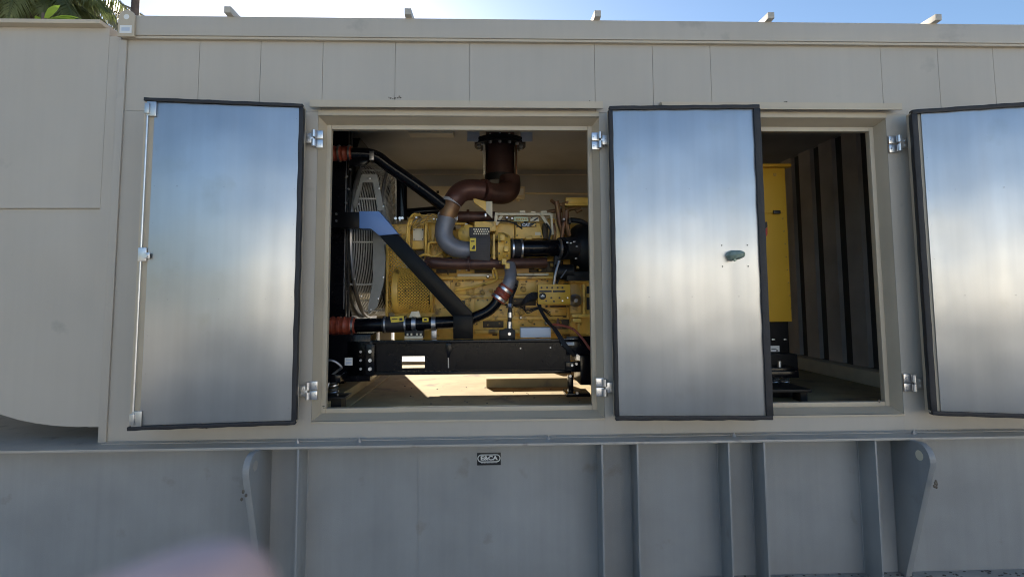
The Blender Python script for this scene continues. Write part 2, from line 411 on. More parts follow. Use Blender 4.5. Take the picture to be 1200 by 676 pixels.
# ribbed acoustic partition
b = MB(); b.box(XP, XP+.06, TH+.002, DEP-.003, FLR+.002, CEIL-.003)
b.build('partition_backing', 'backing', enc, smooth=False)
y = .14
while y < 2.6:
    b = MB(); b.prism([(XP-.001, y), (XP-.038, y+.004), (XP-.042, y+.196), (XP-.001, y+.20)], 'z', FLR+.12, CEIL-.004)
    b.build('acoustic_baffle', 'liner', enc, smooth=False); y += .34

b = MB(); b.box(XP-.15, XP-.002, .14, DEP-.02, FLR+.003, FLR+.115, .004); b.build('partition_sill', 'cream', enc)
# corner post
b = MB()
x0, x1 = ax(138, 0, 85), XL+.094
x0 = ax(139, 0, 85)
b.box(x0, x1, -.012, TH, LEDGE-.001, ZB-.006, .004)
b.build('corner_post', 'tan', enc)
xl0, xl1 = ax(138, -.05, 30), ax(157.5, -.05, 30); zc = az(20, -.05, 148); rr = (xl1-xl0)/2
P = [(xl0, ZB-.004), (xl1, ZB-.004)]+[((xl0+xl1)/2+rr*math.cos(PI*k/14), zc-.005+rr*1.0*math.sin(PI*k/14)) for k in range(15)]
b = MB(); b.prism(P, 'y', -.05, -.036, .003); b.prism([(xl0+.01, ZB), (xl1-.005, ZB), (xl1-.005, ZT), (xl0+.01, ZT)], 'y', -.0355, .05)
ey = b.build('lifting_eye', 'tan2', enc)
b = MB(); b.cyl(((xl0+xl1)/2, -.0512, zc), ((xl0+xl1)/2, -.0345, zc), rr*.33, seg=20); b.build('eye_hole', 'white', ey)
b = MB(); cz = az(34.5, -.052, 148); b.box((xl0+xl1)/2-rr*.72, (xl0+xl1)/2+rr*.72, -.0525, -.0502, cz-rr*.5, cz+rr*.5); tg = b.build('tag_plate', 'white', ey)
b = MB(); b.box((xl0+xl1)/2-rr*.5, (xl0+xl1)/2+rr*.5, -.0532, -.0526, cz-rr*.22, cz+rr*.22); b.build('tag_field', 'bluebox', ey)
# brackets poking over the roof edge
for px in (273, 480, 698, 897, 1089, 1250):
    p = at(px, 26, 0); b = MB()
    b.hexa([(p.x-.020, -.075, ZT+.002), (p.x+.020, -.075, ZT+.002), (p.x+.026, .1, ZT-.005), (p.x-.026, .1, ZT-.005),
            (p.x-.020, -.075, ZT+.042), (p.x+.020, -.075, ZT+.042), (p.x+.026, .1, ZT+.04), (p.x-.026, .1, ZT+.04)], .003)
    b.build('roof_bracket', 'tan', enc)
# door frames
for O, pl, pr in ((O1, 364, 706), (O2, 775, 1055)):
    fr = MB(); t_ = .028; y0, y1 = .072, .112
    l, r, t, bt = O['l']+.002, O['r']-.002, O['t']-.002, O['b']+.002
    fr.box(l+.03, l+.03+t_, y0, y1, bt+.03, t-.03, .003); fr.box(r-.03-t_, r-.03, y0, y1, bt+.03, t-.03, .003)
    fr.box(l+.03+t_+.0005, r-.03-t_-.0005, y0+.0007, y1, t-.03-t_, t-.03, .003); fr.box(l+.03+t_+.0005, r-.03-t_-.0005, y0+.0007, y1, bt+.03, bt+.03+t_, .003)
    # sloping reveals joining the wall face to the inner frame
    def rev(pA, pB, qA, qB):
        n = .006
        fr.hexa([pA, pB, qB, qA, (pA[0], pA[1]+.002, pA[2]), (pB[0], pB[1]+.002, pB[2]), (qB[0], qB[1]+.02, qB[2]), (qA[0], qA[1]+.02, qA[2])])
    rev((l, .001, bt), (l, .001, t), (l+.03, y0, bt+.03), (l+.03, y0, t-.03))
    rev((r, .001, t), (r, .001, bt), (r-.03, y0, t-.03), (r-.03, y0, bt+.03))
    rev((l, .001, t), (r, .001, t), (l+.03, y0, t-.03), (r-.03, y0, t-.03))
    rev((r, .001, bt), (l, .001, bt), (r-.03, y0, bt+.03), (l+.03, y0, bt+.03))
    # face trim
    tw = .032
    fr.box(O['l'], O['r'], -.010, -.0005, O['t']+.002, O['t']+.002+tw, .002)
    fr.box(O['l'], O['r'], -.008, -.0005, O['b']-.012, O['b'], .002)
    fr.build('door_frame', 'tan2', enc)
    b = MB(); zt = az(118.5, -.05, 540); zb = az(126.5, -.05, 540)
    xa, xb = at(pl, 122, -.04).x, at(pr, 122, -.04).x
    b.prism([(-.0005, zt+.012), (-.055, zt), (-.055, zb), (-.045, zb), (-.04, zt-.01), (-.0005, zt-.004)], 'x', xa, xb)
    b.build('drip_cap', 'tan2', enc, smooth=False)

# scuffs and chips in the wall paint
rs_ = random.Random(9)
for px, py in ((456, 114), (462, 115), (468, 114.5), (920, 119), (347, 172), (381, 476), (1030, 470), (240, 500), (690, 120)):
    q = at(px, py, 0); b = MB()
    for k in range(3): b.ball((q.x+rs_.uniform(-.012, .012), -.0012, q.z+rs_.uniform(-.008, .008)), rs_.uniform(.003, .006), (1.5, .3, .8), 1)
    b.build('paint_chip', 'chip', enc)
# doors: built flat in a local frame, then swung on their hinge line
def door(hx, hinge_right, width, zb, zt, ang, tw, gaskets, latch=None):
    """hx = hinge line x, hinge line at Y=-.035, ang = lift from the wall in degrees"""
    sgn = -1 if hinge_right else 1
    A = math.radians(ang)*sgn
    piv = Vector((hx, -.05, 0))
    def L2W(o):
        # rotate about vertical through piv so the free edge comes towards the camera
        return
    def rot(bm_):
        R = Matrix.Rotation(-A, 3, 'Z')
        for v in bm_.bm.verts: v.co = piv+R@(v.co-piv)
    def X(u): return hx+sgn*u
    d0, d1 = -.05, -.115                                     # outer skin (towards wall) .. inner sheet
    m = MB(); m.box(X(.0), X(width), d1+.008, d0, zb, zt, .003); rot(m)
    dr = m.build('door', 'tan2', enc)
    m = MB(); m.box(X(tw[0]), X(width-tw[1]), d1-.001, d1+.0075, zb+.012, zt-.012, .0015)
    bmesh.ops.subdivide_edges(m.bm, edges=[e for e in m.bm.edges if e.calc_length() > .3], cuts=1)
    rot(m); m.build('inner_sheet', 'galv', dr)
    g = MB(); q = .013
    gx0, gx1 = X(.002), X(width-.002)
    pts = {'t': [(gx0, zt), (gx1, zt)], 'b': [(gx0, zb), (gx1, zb)], 'h': [(X(.004), zb), (X(.004), zt)], 'f': [(X(width-.004), zb), (X(width-.004), zt)]}
    for k, wd in gaskets.items():
        (xa, za), (xb, zb2) = pts[k]
        if k in 'tb': g.box(xa, xb, d1-.014, d1+.03, za-wd*.5, za+wd*.5, .004)
        else:
            s2 = 1 if k == 'h' else -1
            g.box(xa-sgn*.006*s2, xa+sgn*wd*s2, d1-.012, d1+.03, za+.01, zb2-.01, .004)
    for e in [e for e in g.bm.edges if e.calc_length() > .3]: pass
    bmesh.ops.subdivide_edges(g.bm, edges=[e for e in g.bm.edges if e.calc_length() > .3], cuts=24)
    for v in g.bm.verts:
        j = .0011*math.sin(v.co.x*31+v.co.z*23)+.0007*math.sin(v.co.x*71+v.co.z*57+1); v.co += Vector((j, j*.6, j))
    rot(g); g.build('gasket', 'rubber', dr)
    # rivet heads, each its own sub-part
    def stud(name, m, u, z, r, h):
        q = MB(); q.cyl((X(u), d1-h, z), (X(u), d1, z), r, seg=8); rot(q); q.build(name, m, dr)
    for zz in (.27, .62):
        z = zb+(zt-zb)*(1-zz)
        for u in (.22, .5, .8): stud('rivet', 'steel', width*u+random.uniform(-.02, .02), z, .0035, .003)
    n = 9
    for k in range(n):
        z = zb+.08+(zt-zb-.16)*k/(n-1)
        stud('rivet', 'steel', tw[0]+.018, z, .0026, .002); stud('rivet', 'steel', width-tw[1]-.018, z, .0026, .002)
    # hinges: wall leaf, knuckle, arm
    for zh in (zt-.17, zb+.16):
        hm = MB(); hw = MB()
        e = -sgn                                              # direction from hinge line away from the door
        for dz in (-.028, .028):
            hm.cyl((hx+e*.042, -.036, zh+dz-.021), (hx+e*.042, -.036, zh+dz+.021), .0135, seg=14)
            hm.box(hx+e*.042, hx+e*.092, -.016, -.0015, zh+dz-.026, zh+dz+.025, .004)
            hm.bolt((hx+e*.077, -.016, zh+dz), (0, -1, 0), .007, .006)
        hm.box(hx+e*.040, hx-e*.022, -.040, -.028, zh-.030, zh+.030, .004)
        for dz in (-.015, .015): hm.bolt((hx+e*.008, -.040, zh+dz), (0, -1, 0), .006, .005)
        hm.build('hinge', 'chrome', dr)
    if latch == 'rod':
        m = MB(); u = width-tw[1]*.45
        m.cyl((X(u), d1-.006, zb+.02), (X(u), d1-.006, zt-.02), .0055, seg=10); rot(m); m.build('latch_rod', 'chrome', dr)
        m = MB()
        zm = zb+(zt-zb)*.515
        m.box(X(u-.03), X(u+.012), d1-.016, d1-.0012, zm-.035, zm+.04, .003); m.cyl((X(u-.03), d1-.03, zm-.005), (X(u-.03), d1-.012, zm-.005), .014, seg=14)
        m.box(X(u-.05), X(u-.02), d1-.02, d1-.012, zm-.02, zm+.012, .002)
        rot(m); m.build('latch', 'chrome', dr)
        for zz in (zt-.055, zb+.05):
            m = MB(); m.box(X(u-.045), X(u+.006), d1-.012, d1-.0012, zz-.042, zz+.042, .003); m.box(X(u-.012), X(u+.012), d1-.022, d1-.010, zz-.03, zz+.03, .003)
            rot(m); m.build('rod_guide', 'galv', dr)
    if latch == 'knob':
        zk = zb+(zt-zb)*.51; u = width*.80
        m = MB(); m.tube([(X(u-.02), d1-.001, zk), (X(u-.018), d1-.03, zk), (X(u+.012), d1-.05, zk+.004), (X(u+.035), d1-.052, zk+.006)], [.032, .030, .025, .013], 8)
        m.bolt((X(u-.02), d1-.045, zk-.028), (0, -1, 0), .008, .012)
        rot(m); m.build('door_knob', 'green', dr, smooth=False)
        for du in (-.075, .075):
            for dz in (-.062, .062): stud('screw', 'ink', u+du, zk+dz, .004, .003)
    return dr
Z0a, Z1a = az(495, -.12, 346), az(124, -.12, 352)
door(ax(350, -.1), True, .872, Z0a, Z1a, 6.0, (.022, .058), {'t': .020, 'b': .022, 'h': .020}, 'rod')
door(ax(718, -.1), False, .90, az(490, -.12, 720), az(127, -.12, 720), 2.5, (.022, .028), {'t': .024, 'b': .024, 'h': .018, 'f': .034}, 'knob')
door(ax(1083, -.1), False, .93, az(484, -.12, 1085), az(131.5, -.12, 1075), 14, (.052, .03), {'t': .026, 'b': .024, 'h': .026, 'f': .03}, None)

# ------------------------------------------------------------------ radiator hood at the end of the enclosure
hood = thing('radiator_hood', 'plain tan radiator discharge hood with curved lower edge joined to the enclosure end', 'hood', (-3.4, 1.3, LEDGE))
hx1 = ax(128, 0, 250)-.01
hz1 = az(27, 0, 64)-.03; hzb = az(500, 0, 120)
zs = az(240, 0, 64)
b = MB(); b.box(-5.2, XL-.0195, .0, DEP+.05, zs-.02, hz1); 
b.build('upper_panel', 'tan', hood, smooth=False)
P = [(XL-.0205, zs-.0215), (XL-.0205, hzb)]
for px, py in ((90, 500.5), (62, 499), (40, 496), (20, 492), (0, 486), (-30, 476), (-70, 462), (-130, 440), (-220, 405)):
    p = at(px, py, .008); P.append((p.x, p.z))
P.append((P[-1][0], zs-.0215))
b = MB(); b.prism(P, 'y', .016, DEP+.04); b.build('lower_panel', 'tan', hood, smooth=False)
b = MB(); b.box(-5.15, XL-.03, .9, .96, LEDGE-.003, zs-.03); b.build('light_block_panel', 'tan', hood, smooth=False)  # added panel, stops light from behind showing under the hood
b = MB(); b.box(-5.2, XL-.04, -.055, DEP+.1, hz1+.001, hz1+.026, .003); b.build('roof_lip', 'tan2', hood)
b = MB(); b.box(XL-.0192, x0+.004, .0015, .06, hzb, ZB+.02); b.build('joint_strip', 'tan', hood, smooth=False)
pv = at(87, 23, .35)
vt = MB(); vt._lathe(Vector((pv.x, .35, hz1+.026)), Vector((0, 0, 1)), [(0, .05), (.05, .05), (.05, .10), (.08, .09), (.105, .06), (.115, .01)], 24)
tag(vt.build('roof_vent', 'cream'), 'small pale mushroom vent cap on top of the radiator hood', 'vent')


# ------------------------------------------------------------------ tree line across the yard behind the photographer (seen only mirrored in the doors)
def treeline():
    rr = random.Random(2); b = MB()
    for k in range(1500):
        x = rr.uniform(-60, -4); h = 3.6+1.6*math.sin(x*.35)+1.1*math.sin(x*.9+2); z = rr.uniform(.1, 1)**.8*max(1.5, h)
        c = Vector((x, -24+rr.uniform(-3, 3), z)); r = rr.uniform(.5, 1.1)
        n = Vector((rr.uniform(-1, 1), rr.uniform(-1, 1), rr.uniform(-.3, 1))).normalized(); u = n.orthogonal().normalized(); v = n.cross(u)
        b.bm.faces.new([b.bm.verts.new(c+(u*math.cos(a)+v*math.sin(a))*r*rr.uniform(.6, 1)) for a in (0, 1.2, 2.5, 3.7, 5)])
    o = b.build('tree_line', mat('hedge_leaf', (.06, .08, .035), .6, col2=(.11, .12, .06), vscale=.5), smooth=False)
    tag(o, 'far off line of dark green trees across the yard mirrored in the metal doors', 'trees'); o['kind'] = 'stuff'
treeline()

wh = thing('bounce_warehouse', 'unseen added long low cream warehouse across the yard behind the photographer', 'bounce_warehouse', (14, -30, 0))  # unseen building added to bounce warm fill onto the enclosure front
M['render'] = mat('cream_render', (.74, .70, .61), .7, var=.08, vscale=.6); M['roofm'] = mat('grey_roof', (.35, .35, .36), .5, .3, var=.1, vscale=.5); M['shut'] = mat('roller_shutter', (.42, .45, .48), .4, .3, var=.1, vscale=1)
b = MB(); b.box(-3, 60, -38, -26, -.05, 4.6); b.build('wall', 'render', wh, smooth=False)
b = MB(); b.prism([(-38.5, 4.601), (-25.5, 4.601), (-32, 5.9)], 'x', -3.5, 60.5); b.build('roof', 'roofm', wh, smooth=False)
for k in range(6): b = MB(); b.box(2+k*10, 5.5+k*10, -26.06, -25.99, .0, 3.4); b.build('roller_door', 'shut', wh, smooth=False)

# ================================================================== inside the enclosure
def one(name, m, parent, fn, smooth=True):
    q = MB(); fn(q); return q.build(name, m, parent, smooth)
def ppt(px, py, Y): return at(px, py, Y)
def ptube(q, pts, rpx, seg=14, **k):
    P = [at(*p) for p in pts]
    r = [pm(a, p[2]) for a, p in zip(rpx, pts)] if isinstance(rpx, (list, tuple)) else [pm(rpx, p[2]) for p in pts]
    return q.tube(P, r, seg, **k)
def band(q, c0, c1, Y0, Y1, rpx, seg=20):
    a, b_ = at(*c0, Y0), at(*c1, Y1); return q.cyl(a, b_, pm(rpx, Y0), seg=seg)
def pbolts(name, m, parent, pts, Y, rpx=1.6, h=.014, seg=6):
    first = None
    for px, py in pts:
        p = at(px, py, Y)
        if first is None:
            q = MB(); q.bolt((0, 0, 0), (0, -1, 0), pm(rpx, Y), h, seg)
            first = q.bm and q.build(name, m, None); o = first
        else:
            o = first.copy(); COL.objects.link(o)
        o.parent = parent; o.location = p-ORG.get(parent.name, Vector())

# ---------------------------------------------------------------- floor stringers and channel
t = thing('floor_beam', 'tan steel floor beam running back beside the radiator post', 'beam', at(425, 470, .6))
b = MB()
xb = ax(400, .35)
b.box(xb-.16, xb-.02, .13, 1.9, FLR+.001, FLR+.075, .004); b.box(xb-.019, xb+.055, .13, 1.9, FLR+.001, FLR+.013, .002); b.build('beam', 'floor', t)
b = MB(); p0, p1 = at(570, 452, 1.15), at(670, 452, 1.15)
b.box(p0.x, p1.x, 1.12, 1.22, FLR+.001, FLR+.07, .003); b.box(p0.x, p1.x, 1.225, 1.45, FLR+.001, FLR+.012)
ch = b.build('floor_channel', 'floor'); tag(ch, 'low tan steel channel lying on the sunlit floor under the engine', 'channel')
b = MB()
for k in range(45):
    p = at(random.uniform(470, 690), random.uniform(452, 474), .7); q = (p.z-EYE.z); tt = (FLR-EYE.z)/q
    x = p.x*tt; y = EYE.y+(.7-EYE.y)*tt
    b.ball((x, y, FLR+.003), random.uniform(.002, .006), (1.5, 1.2, .6), 1)
gr = b.build('debris', 'chip'); tag(gr, 'specks of grit and offcuts scattered on the floor plate', 'debris'); gr['kind'] = 'stuff'

# ---------------------------------------------------------------- skid rail
YR = .45
skid = thing('skid_rail', 'glossy black steel skid rail with wide flanges carrying the yellow engine', 'skid', (at(550, 438, YR).x, YR+.1, FLR))
zt, zb = az(398.5, YR, 550), az(438.5, YR, 550)
xa, xb = at(436, 418, YR).x, at(669, 418, YR).x
hz0, hz1, hx0, hx1b = az(432, YR, 483), az(418, YR, 483), at(470, 425, YR).x, at(497, 425, YR).x
b = MB(); wy0, wy1 = YR+.035, YR+.05
b.box(xa, hx0, wy0, wy1, zb+.02, zt-.02); b.box(hx1b, xb, wy0, wy1, zb+.02, zt-.02)
b.box(hx0-.0005, hx1b+.0005, wy0+.0004, wy1-.0004, zb+.02, hz0); b.box(hx0-.0005, hx1b+.0005, wy0+.0004, wy1-.0004, hz1, zt-.02)
b.build('web', 'black', skid)
one('top_flange', 'black', skid, lambda q: q.box(xa, xb+.1, YR, YR+.12, zt-.019, zt, .003))
one('bottom_flange', 'black', skid, lambda q: q.box(xa, xb, YR, YR+.12, zb, zb+.019, .003))
one('end_plate', 'black', skid, lambda q: (q.box(at(405, 418, YR).x, xa-.001, YR+.02, YR+.14, zb-.01, zt, .004)))
one('bolt_plate', 'black', skid, lambda q: q.box(at(428, 418, YR).x, at(439, 418, YR).x, YR-.012, YR+.019, zb+.0, zt-.022, .003))
pbolts('bolt', 'chrome', skid, [(434, 411.5), (434, 422), (434, 432)], YR-.012, 2.2, .016)
pbolts('stud', 'steel', skid, [(423, 412), (423, 422), (423, 432)], YR+.02, 1.5, .012)
one('tie_lug', 'black', skid, lambda q: (q.pprism([(522.5, 402), (528.5, 402), (529.5, 409), (527.5, 414), (526, 419), (524.8, 419), (523.5, 414), (521.5, 409)], YR+.005, .03, .003)))
one('lug_pin', 'steel', skid, lambda q: ptube(q, [(525.3, 419, YR+.01), (525.6, 431, YR+.01)], .7, 8))
one('end_block', 'black', skid, lambda q: (q.pbox(664, 394, 694, 416, YR+.01, .25), q.pbox(680, 416.5, 694, 451, YR+.02, .3)))
pbolts('web_bolt', 'steel', skid, [(610, 408), (645, 407)], YR+.035, 1.0, .008)
lb = one('warning_label', 'white', skid, lambda q: q.pbox(658, 397.2, 673, 404.5, YR+.006, .003, 0)); lb['label'] = 'white label with a red top stripe'
one('label_stripe', 'stick_r', lb, lambda q: q.pbox(658.6, 397.6, 672.4, 399.2, YR+.0045, .001, 0))
one('label_print', 'bluebox', lb, lambda q: q.pbox(660, 400.5, 671.5, 403.6, YR+.0045, .001, 0))
one('anchor_bracket', 'black', skid, lambda q: (q.pbox(666, 440, 672, 463, YR+.03, .06), q.pbox(664, 461, 692, 465, YR-.02, .2), q.pbox(663, 424, 680, 436, YR+.02, .12)))
pbolts('anchor_bolt', 'chrome', skid, [(670, 427.5), (675, 426), (668, 440), (676, 460), (676, 416)], YR+.0, 1.6, .02)

# ---------------------------------------------------------------- radiator
XF = -1.085
rad = thing('radiator', 'black framed radiator with a grey wire fan guard at the left of the engine', 'radiator', (-1.6, 1.3, FLR))
one('core', 'blackm', rad, lambda q: q.box(-2.15, XF-.16, .83, 2.4, FLR+.1, CEIL-.12))
one('shroud', 'black', rad, lambda q: (q.prism([(1.5+.78*math.cos(2*PI*k/8+PI/8), 2.18+.90*math.sin(2*PI*k/8+PI/8)) for k in range(8)], 'x', XF-.155, XF-.03)))
one('frame_post', 'black', rad, lambda q: (q.box(ax(380, .76), ax(405, .76), .76, .82, FLR+.1, CEIL-.03, .004)))
one('edge_highlight', 'steel', rad, lambda q: q.pbox(403.8, 186, 404.8, 362, .752, .0075, 0))  # pale strip standing in for the highlight along the post edge
one('frame_foot', 'black', rad, lambda q: (q.pbox(384, 392, 434, 447, .47, .3, .005)))
pbolts('frame_bolt', 'chrome', rad, [(394.5, 251), (394.5, 259)], .545, 1.5, .012)
pbolts('shroud_bolt', 'steel', rad, [(409, 222), (411, 199), (406, 238), (412, 333), (407, 207)], .755, 1.2, .02)
one('shroud_edge', 'blackm', rad, lambda q: (q.box(ax(405, .82)-.05, ax(409, .83), .821, .86, FLR+.5, 2.95, .004)))
FC = Vector((XF, 1.50, 2.19)); FR = .66
fg = one('fan_guard', 'mesh', rad, lambda q: [q.ring(FC+Vector((.015+.0125*k, 0, 0)), (1, 0, 0), FR-.0003*k*k*.2, .003, 56, 6) for k in range(15)]
    + [q.ring(FC+Vector((.22, 0, 0)), (1, 0, 0), FR-.05-.035*k, .0035, 48, 5) for k in range(13)])
def struts(q):
    for k in range(12):
        a = 2*PI*k/12+.13; d = Vector((0, math.cos(a), math.sin(a)))
        q.tube([FC+d*FR*1.005, FC+Vector((.17, 0, 0))+d*FR, FC+Vector((.225, 0, 0))+d*(FR-.06), FC+Vector((.225, 0, 0))+d*.14], .007, 6, smooth=False)
one('guard_strut', 'mesh', fg, struts)
one('guard_rim', 'steel', fg, lambda q: (q.ring(FC+Vector((.215, 0, 0)), (1, 0, 0), FR-.012, .014, 56, 8), q.ring(FC+Vector((.0, 0, 0)), (1, 0, 0), FR+.005, .016, 56, 8)))
def gpl(q):
    # formed sheet closing the guard beside the post
    for a0, a1 in ((198, 240), (120, 162)):
        n = 10
        def pt(a, x, r): return FC+Vector((x, math.cos(a)*r, math.sin(a)*r))
        for k in range(n):
            p, r2 = math.radians(a0+(a1-a0)*k/n), math.radians(a0+(a1-a0)*(k+1)/n)
            q.hexa([pt(p, .20, FR-.012), pt(p, .215, FR-.10), pt(r2, .215, FR-.10), pt(r2, .20, FR-.012), pt(p, .204, FR-.006), pt(p, .222, FR-.10), pt(r2, .222, FR-.10), pt(r2, .204, FR-.006)])
one('guard_sheet', 'sheet', fg, lambda q: (q.pprism([(437, 270), (446, 270), (452, 300), (450, 330), (442, 360), (432, 368), (431, 360), (437, 330)], .81, .006), q.pprism([(424, 204), (442, 204), (450, 246), (443, 247), (437, 214), (425, 214), (417, 246), (413.5, 240)], .80, .006)))
for x, y in ((433, 209), (444, 221), (449, 242), (420, 239), (415, 327), (423, 347), (434, 363), (443, 350), (449, 325)): one('guard_clip', 'chrome', fg, lambda q: q.pbox(x-1.2, y-1, x+1.2, y+1, .79, .01, .002))
one('fan', 'blackm', rad, lambda q: [q.hexa([FC+Vector(v) for v in ((.03, math.cos(a)*.12, math.sin(a)*.12), (.10, math.cos(a+.5)*.12, math.sin(a+.5)*.12), (.13, math.cos(a+.35)*.6, math.sin(a+.35)*.6), (.03, math.cos(a)*.6, math.sin(a)*.6),
     (.04, math.cos(a)*.12, math.sin(a)*.12), (.11, math.cos(a+.5)*.12, math.sin(a+.5)*.12), (.14, math.cos(a+.35)*.6, math.sin(a+.35)*.6), (.04, math.cos(a)*.6, math.sin(a)*.6))]) for a in [2*PI*k/7 for k in range(7)]] + [q.cyl(FC+Vector((.0, 0, 0)), FC+Vector((.16, 0, 0)), .14, seg=20)])
lb = one('rating_label', 'white', rad, lambda q: q.pbox(404, 419, 413, 428, .464, .004, 0))
one('label_print', 'bluebox', lb, lambda q: (q.pbox(405.2, 420.5, 411.8, 422.5, .4632, .0006, 0), q.pbox(405.2, 424, 411.8, 426.6, .4632, .0006, 0)))

# ---------------------------------------------------------------- brace
br = thing('diagonal_brace', 'black square tube brace with blue elbow slanting down to the skid rail', 'brace', at(542, 396, .5))
YB = .54
one('foot_post', 'brace', br, lambda q: (q.pbox(531, 370, 554, 397, YB, .10, .004)))
one('slanted_tube', 'brace', br, lambda q: (q.pprism([(444.5, 276.5), (466, 274.5), (553, 366), (553, 371), (531, 371)], YB+.004, .10, .004)))
one('elbow', 'blue', br, lambda q: (q.pprism([(421, 247.5), (444, 247.5), (466.4, 274), (444.3, 276), (434.5, 268), (421, 267.5)], YB, .108, .003)))
one('level_tube', 'brace', br, lambda q: (q.pprism([(385, 249), (420.8, 248), (420.8, 267.3), (385, 266)], YB+.005, .10, .003)))

# ---------------------------------------------------------------- coolant pipes
up = thing('coolant_pipe', 'black pipe sloping from the radiator top down behind the brown exhaust elbow', 'pipe', at(440, 184, .7))
one('pipe', 'black', up, lambda q: ptube(q, [(412, 180.5, .62), (430, 181, .64), (443, 185, .66), (456, 195, .69), (490, 219, .78), (532, 251, .92)], 7.4, 18))
def hose(q, a, b_, Y, r):
    n = 12; A, B = at(*a, Y), at(*b_, Y); R = pm(r, Y)
    q.tube([A+(B-A)*k/n for k in range(n+1)], [R*(1+.10*(k % 3 == 1)) for k in range(n+1)], 20, smooth=False)
one('red_hose', 'red', up, lambda q: hose(q, (390, 180), (413, 180), .62, 8.6))
for x in (397, 409): one('hose_clamp', 'chrome', up, lambda q: band(q, (x, 180), (x+2, 180), .62, .62, 10))
one('support_strap', 'steel', up, lambda q: (q.pbox(432.5, 177, 438, 187.5, .60, .02, .003)))
one('support_arm', 'black', up, lambda q: (q.pprism([(407, 186), (434, 186), (426, 194), (409, 194)], .60, .05, .003)))
one('riser', 'black', up, lambda q: (ptube(q, [(471, 205, 1.05), (471, 258, 1.05)], 6.2, 18), ptube(q, [(476, 250, 1.3), (522, 246, 1.3)], 5.5, 14)))
pbolts('riser_clamp', 'chrome', up, [(464, 256.3), (469, 256), (472, 256)], .93, 1.7, .02)

lo = thing('coolant_pipe', 'black pipe with yellow stickers and red hoses running level above the skid rail', 'pipe', at(470, 381, .68))
YL = .68
one('pipe', 'black', lo, lambda q: ptube(q, [(412, 381.5, YL), (436, 381, YL), (500, 379, YL), (545, 376, YL), (556, 372, YL), (571, 365, YL), (580, 357, YL), (583.5, 350, YL)], [8, 8, 7.5, 7, 6.4, 6.2, 6.2, 6.2], 20))
one('bellows_hose', 'red', lo, lambda q: hose(q, (387, 382), (417, 381.6), YL, 10))
for x in (389, 397, 413): one('hose_clamp', 'chrome' if x == 413 else 'red', lo, lambda q: band(q, (x, 382), (x+2.2, 382), YL, YL, 11))
one('coupling', 'rubber', lo, lambda q: band(q, (449, 380.5), (476, 379.6), YL, YL, 9.4))
for x in (451, 474.5): one('coupling_clamp', 'steel', lo, lambda q: band(q, (x, 380.4), (x+2, 380.3), YL, YL, 10))
for x in (483, 506): one('pipe_strap', 'steel', lo, lambda q: (band(q, (x, 379.6), (x+5, 379.4), YL, YL, 8.6), q.pbox(x-.5, 386, x+5.5, 397, YL-.02, .04, .003)))
s1 = one('sticker', 'stick_y', lo, lambda q: q.hexa([at(457, 371.5, YL-.061), at(473, 370, YL-.061), at(473.5, 370, YL-.03), at(457, 371, YL-.03), at(458.5, 378, YL-.066), at(473, 376.5, YL-.066), at(473, 376, YL-.05), at(458, 377.5, YL-.05)]))
one('sticker_print', 'ink', s1, lambda q: (q.pbox(468, 372.5, 471.5, 375.5, YL-.069, .006, 0), q.pbox(459.5, 373, 465.5, 374, YL-.069, .006, 0)))
s1 = one('sticker', 'stick_y', lo, lambda q: q.pbox(495, 372.3, 502, 377, YL-.062, .02, 0))
one('sticker_print', 'ink', s1, lambda q: q.pbox(496.8, 373.4, 500.2, 376, YL-.0635, .002, 0))
one('upper_hose', 'red', lo, lambda q: hose(q, (583, 352), (594.5, 336), YL, 9.0))
for c0, c1 in (((584.2, 350.6), (586, 348)), ((591.5, 340.8), (593.3, 338.4))): one('upper_clamp', 'chrome', lo, lambda q: band(q, c0, c1, YL, YL, 10))
one('cast_elbow', 'greyp', lo, lambda q: ptube(q, [(593, 339, YL), (597, 330, YL), (598.5, 320, YL+.05), (597, 311, YL+.1)], [7.6, 7.4, 7, 7], 18))
one('bracket', 'cream', lo, lambda q: q.pprism([(482, 365), (491, 364.5), (493, 372), (479, 372)], YL+.02, .02, .002))
tb = one('terminal_strip', 'blackm', lo, lambda q: q.pbox(474, 387.5, 496, 396, YL-.06, .08, .003))
for x in (476.5, 481, 487.5, 492): one('terminal', 'cream', tb, lambda q: q.pbox(x, 390.5, x+2, 393, YL-.066, .01, .001))
one('terminal_plate', 'cream', tb, lambda q: q.pbox(474, 393.8, 495.5, 397, YL-.068, .006, .001))

# ---------------------------------------------------------------- diesel engine
eng = thing('diesel_engine', 'large yellow diesel engine with dark exhaust pipes behind the open doorway', 'engine', at(570, 397, 1.2))
YE = 1.0
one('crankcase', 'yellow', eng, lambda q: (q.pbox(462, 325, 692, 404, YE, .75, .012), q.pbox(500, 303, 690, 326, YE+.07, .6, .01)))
one('oil_pan', 'yellowd', eng, lambda q: q.pbox(480, 404.5, 640, 410, YE+.05, .6, .01))
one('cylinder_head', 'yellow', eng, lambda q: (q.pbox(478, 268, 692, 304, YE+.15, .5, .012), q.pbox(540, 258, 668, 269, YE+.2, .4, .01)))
one('ledge', 'cream', eng, lambda q: (q.pbox(536, 320.8, 581, 323.8, YE-.06, .10, .003), q.pbox(606, 320.5, 624.5, 323, YE-.06, .10, .003), q.pbox(625, 320.5, 643, 323, YE-.06, .10, .003)))
one('side_rail', 'yellow', eng, lambda q: (q.pbox(500, 323.9, 660, 327, YE-.05, .06, .004), q.pbox(500, 346, 640, 349.5, YE-.02, .03, .004), q.pbox(540, 371, 660, 375, YE-.03, .04, .004), q.pbox(556, 386, 668, 391, YE-.05, .06, .004)))
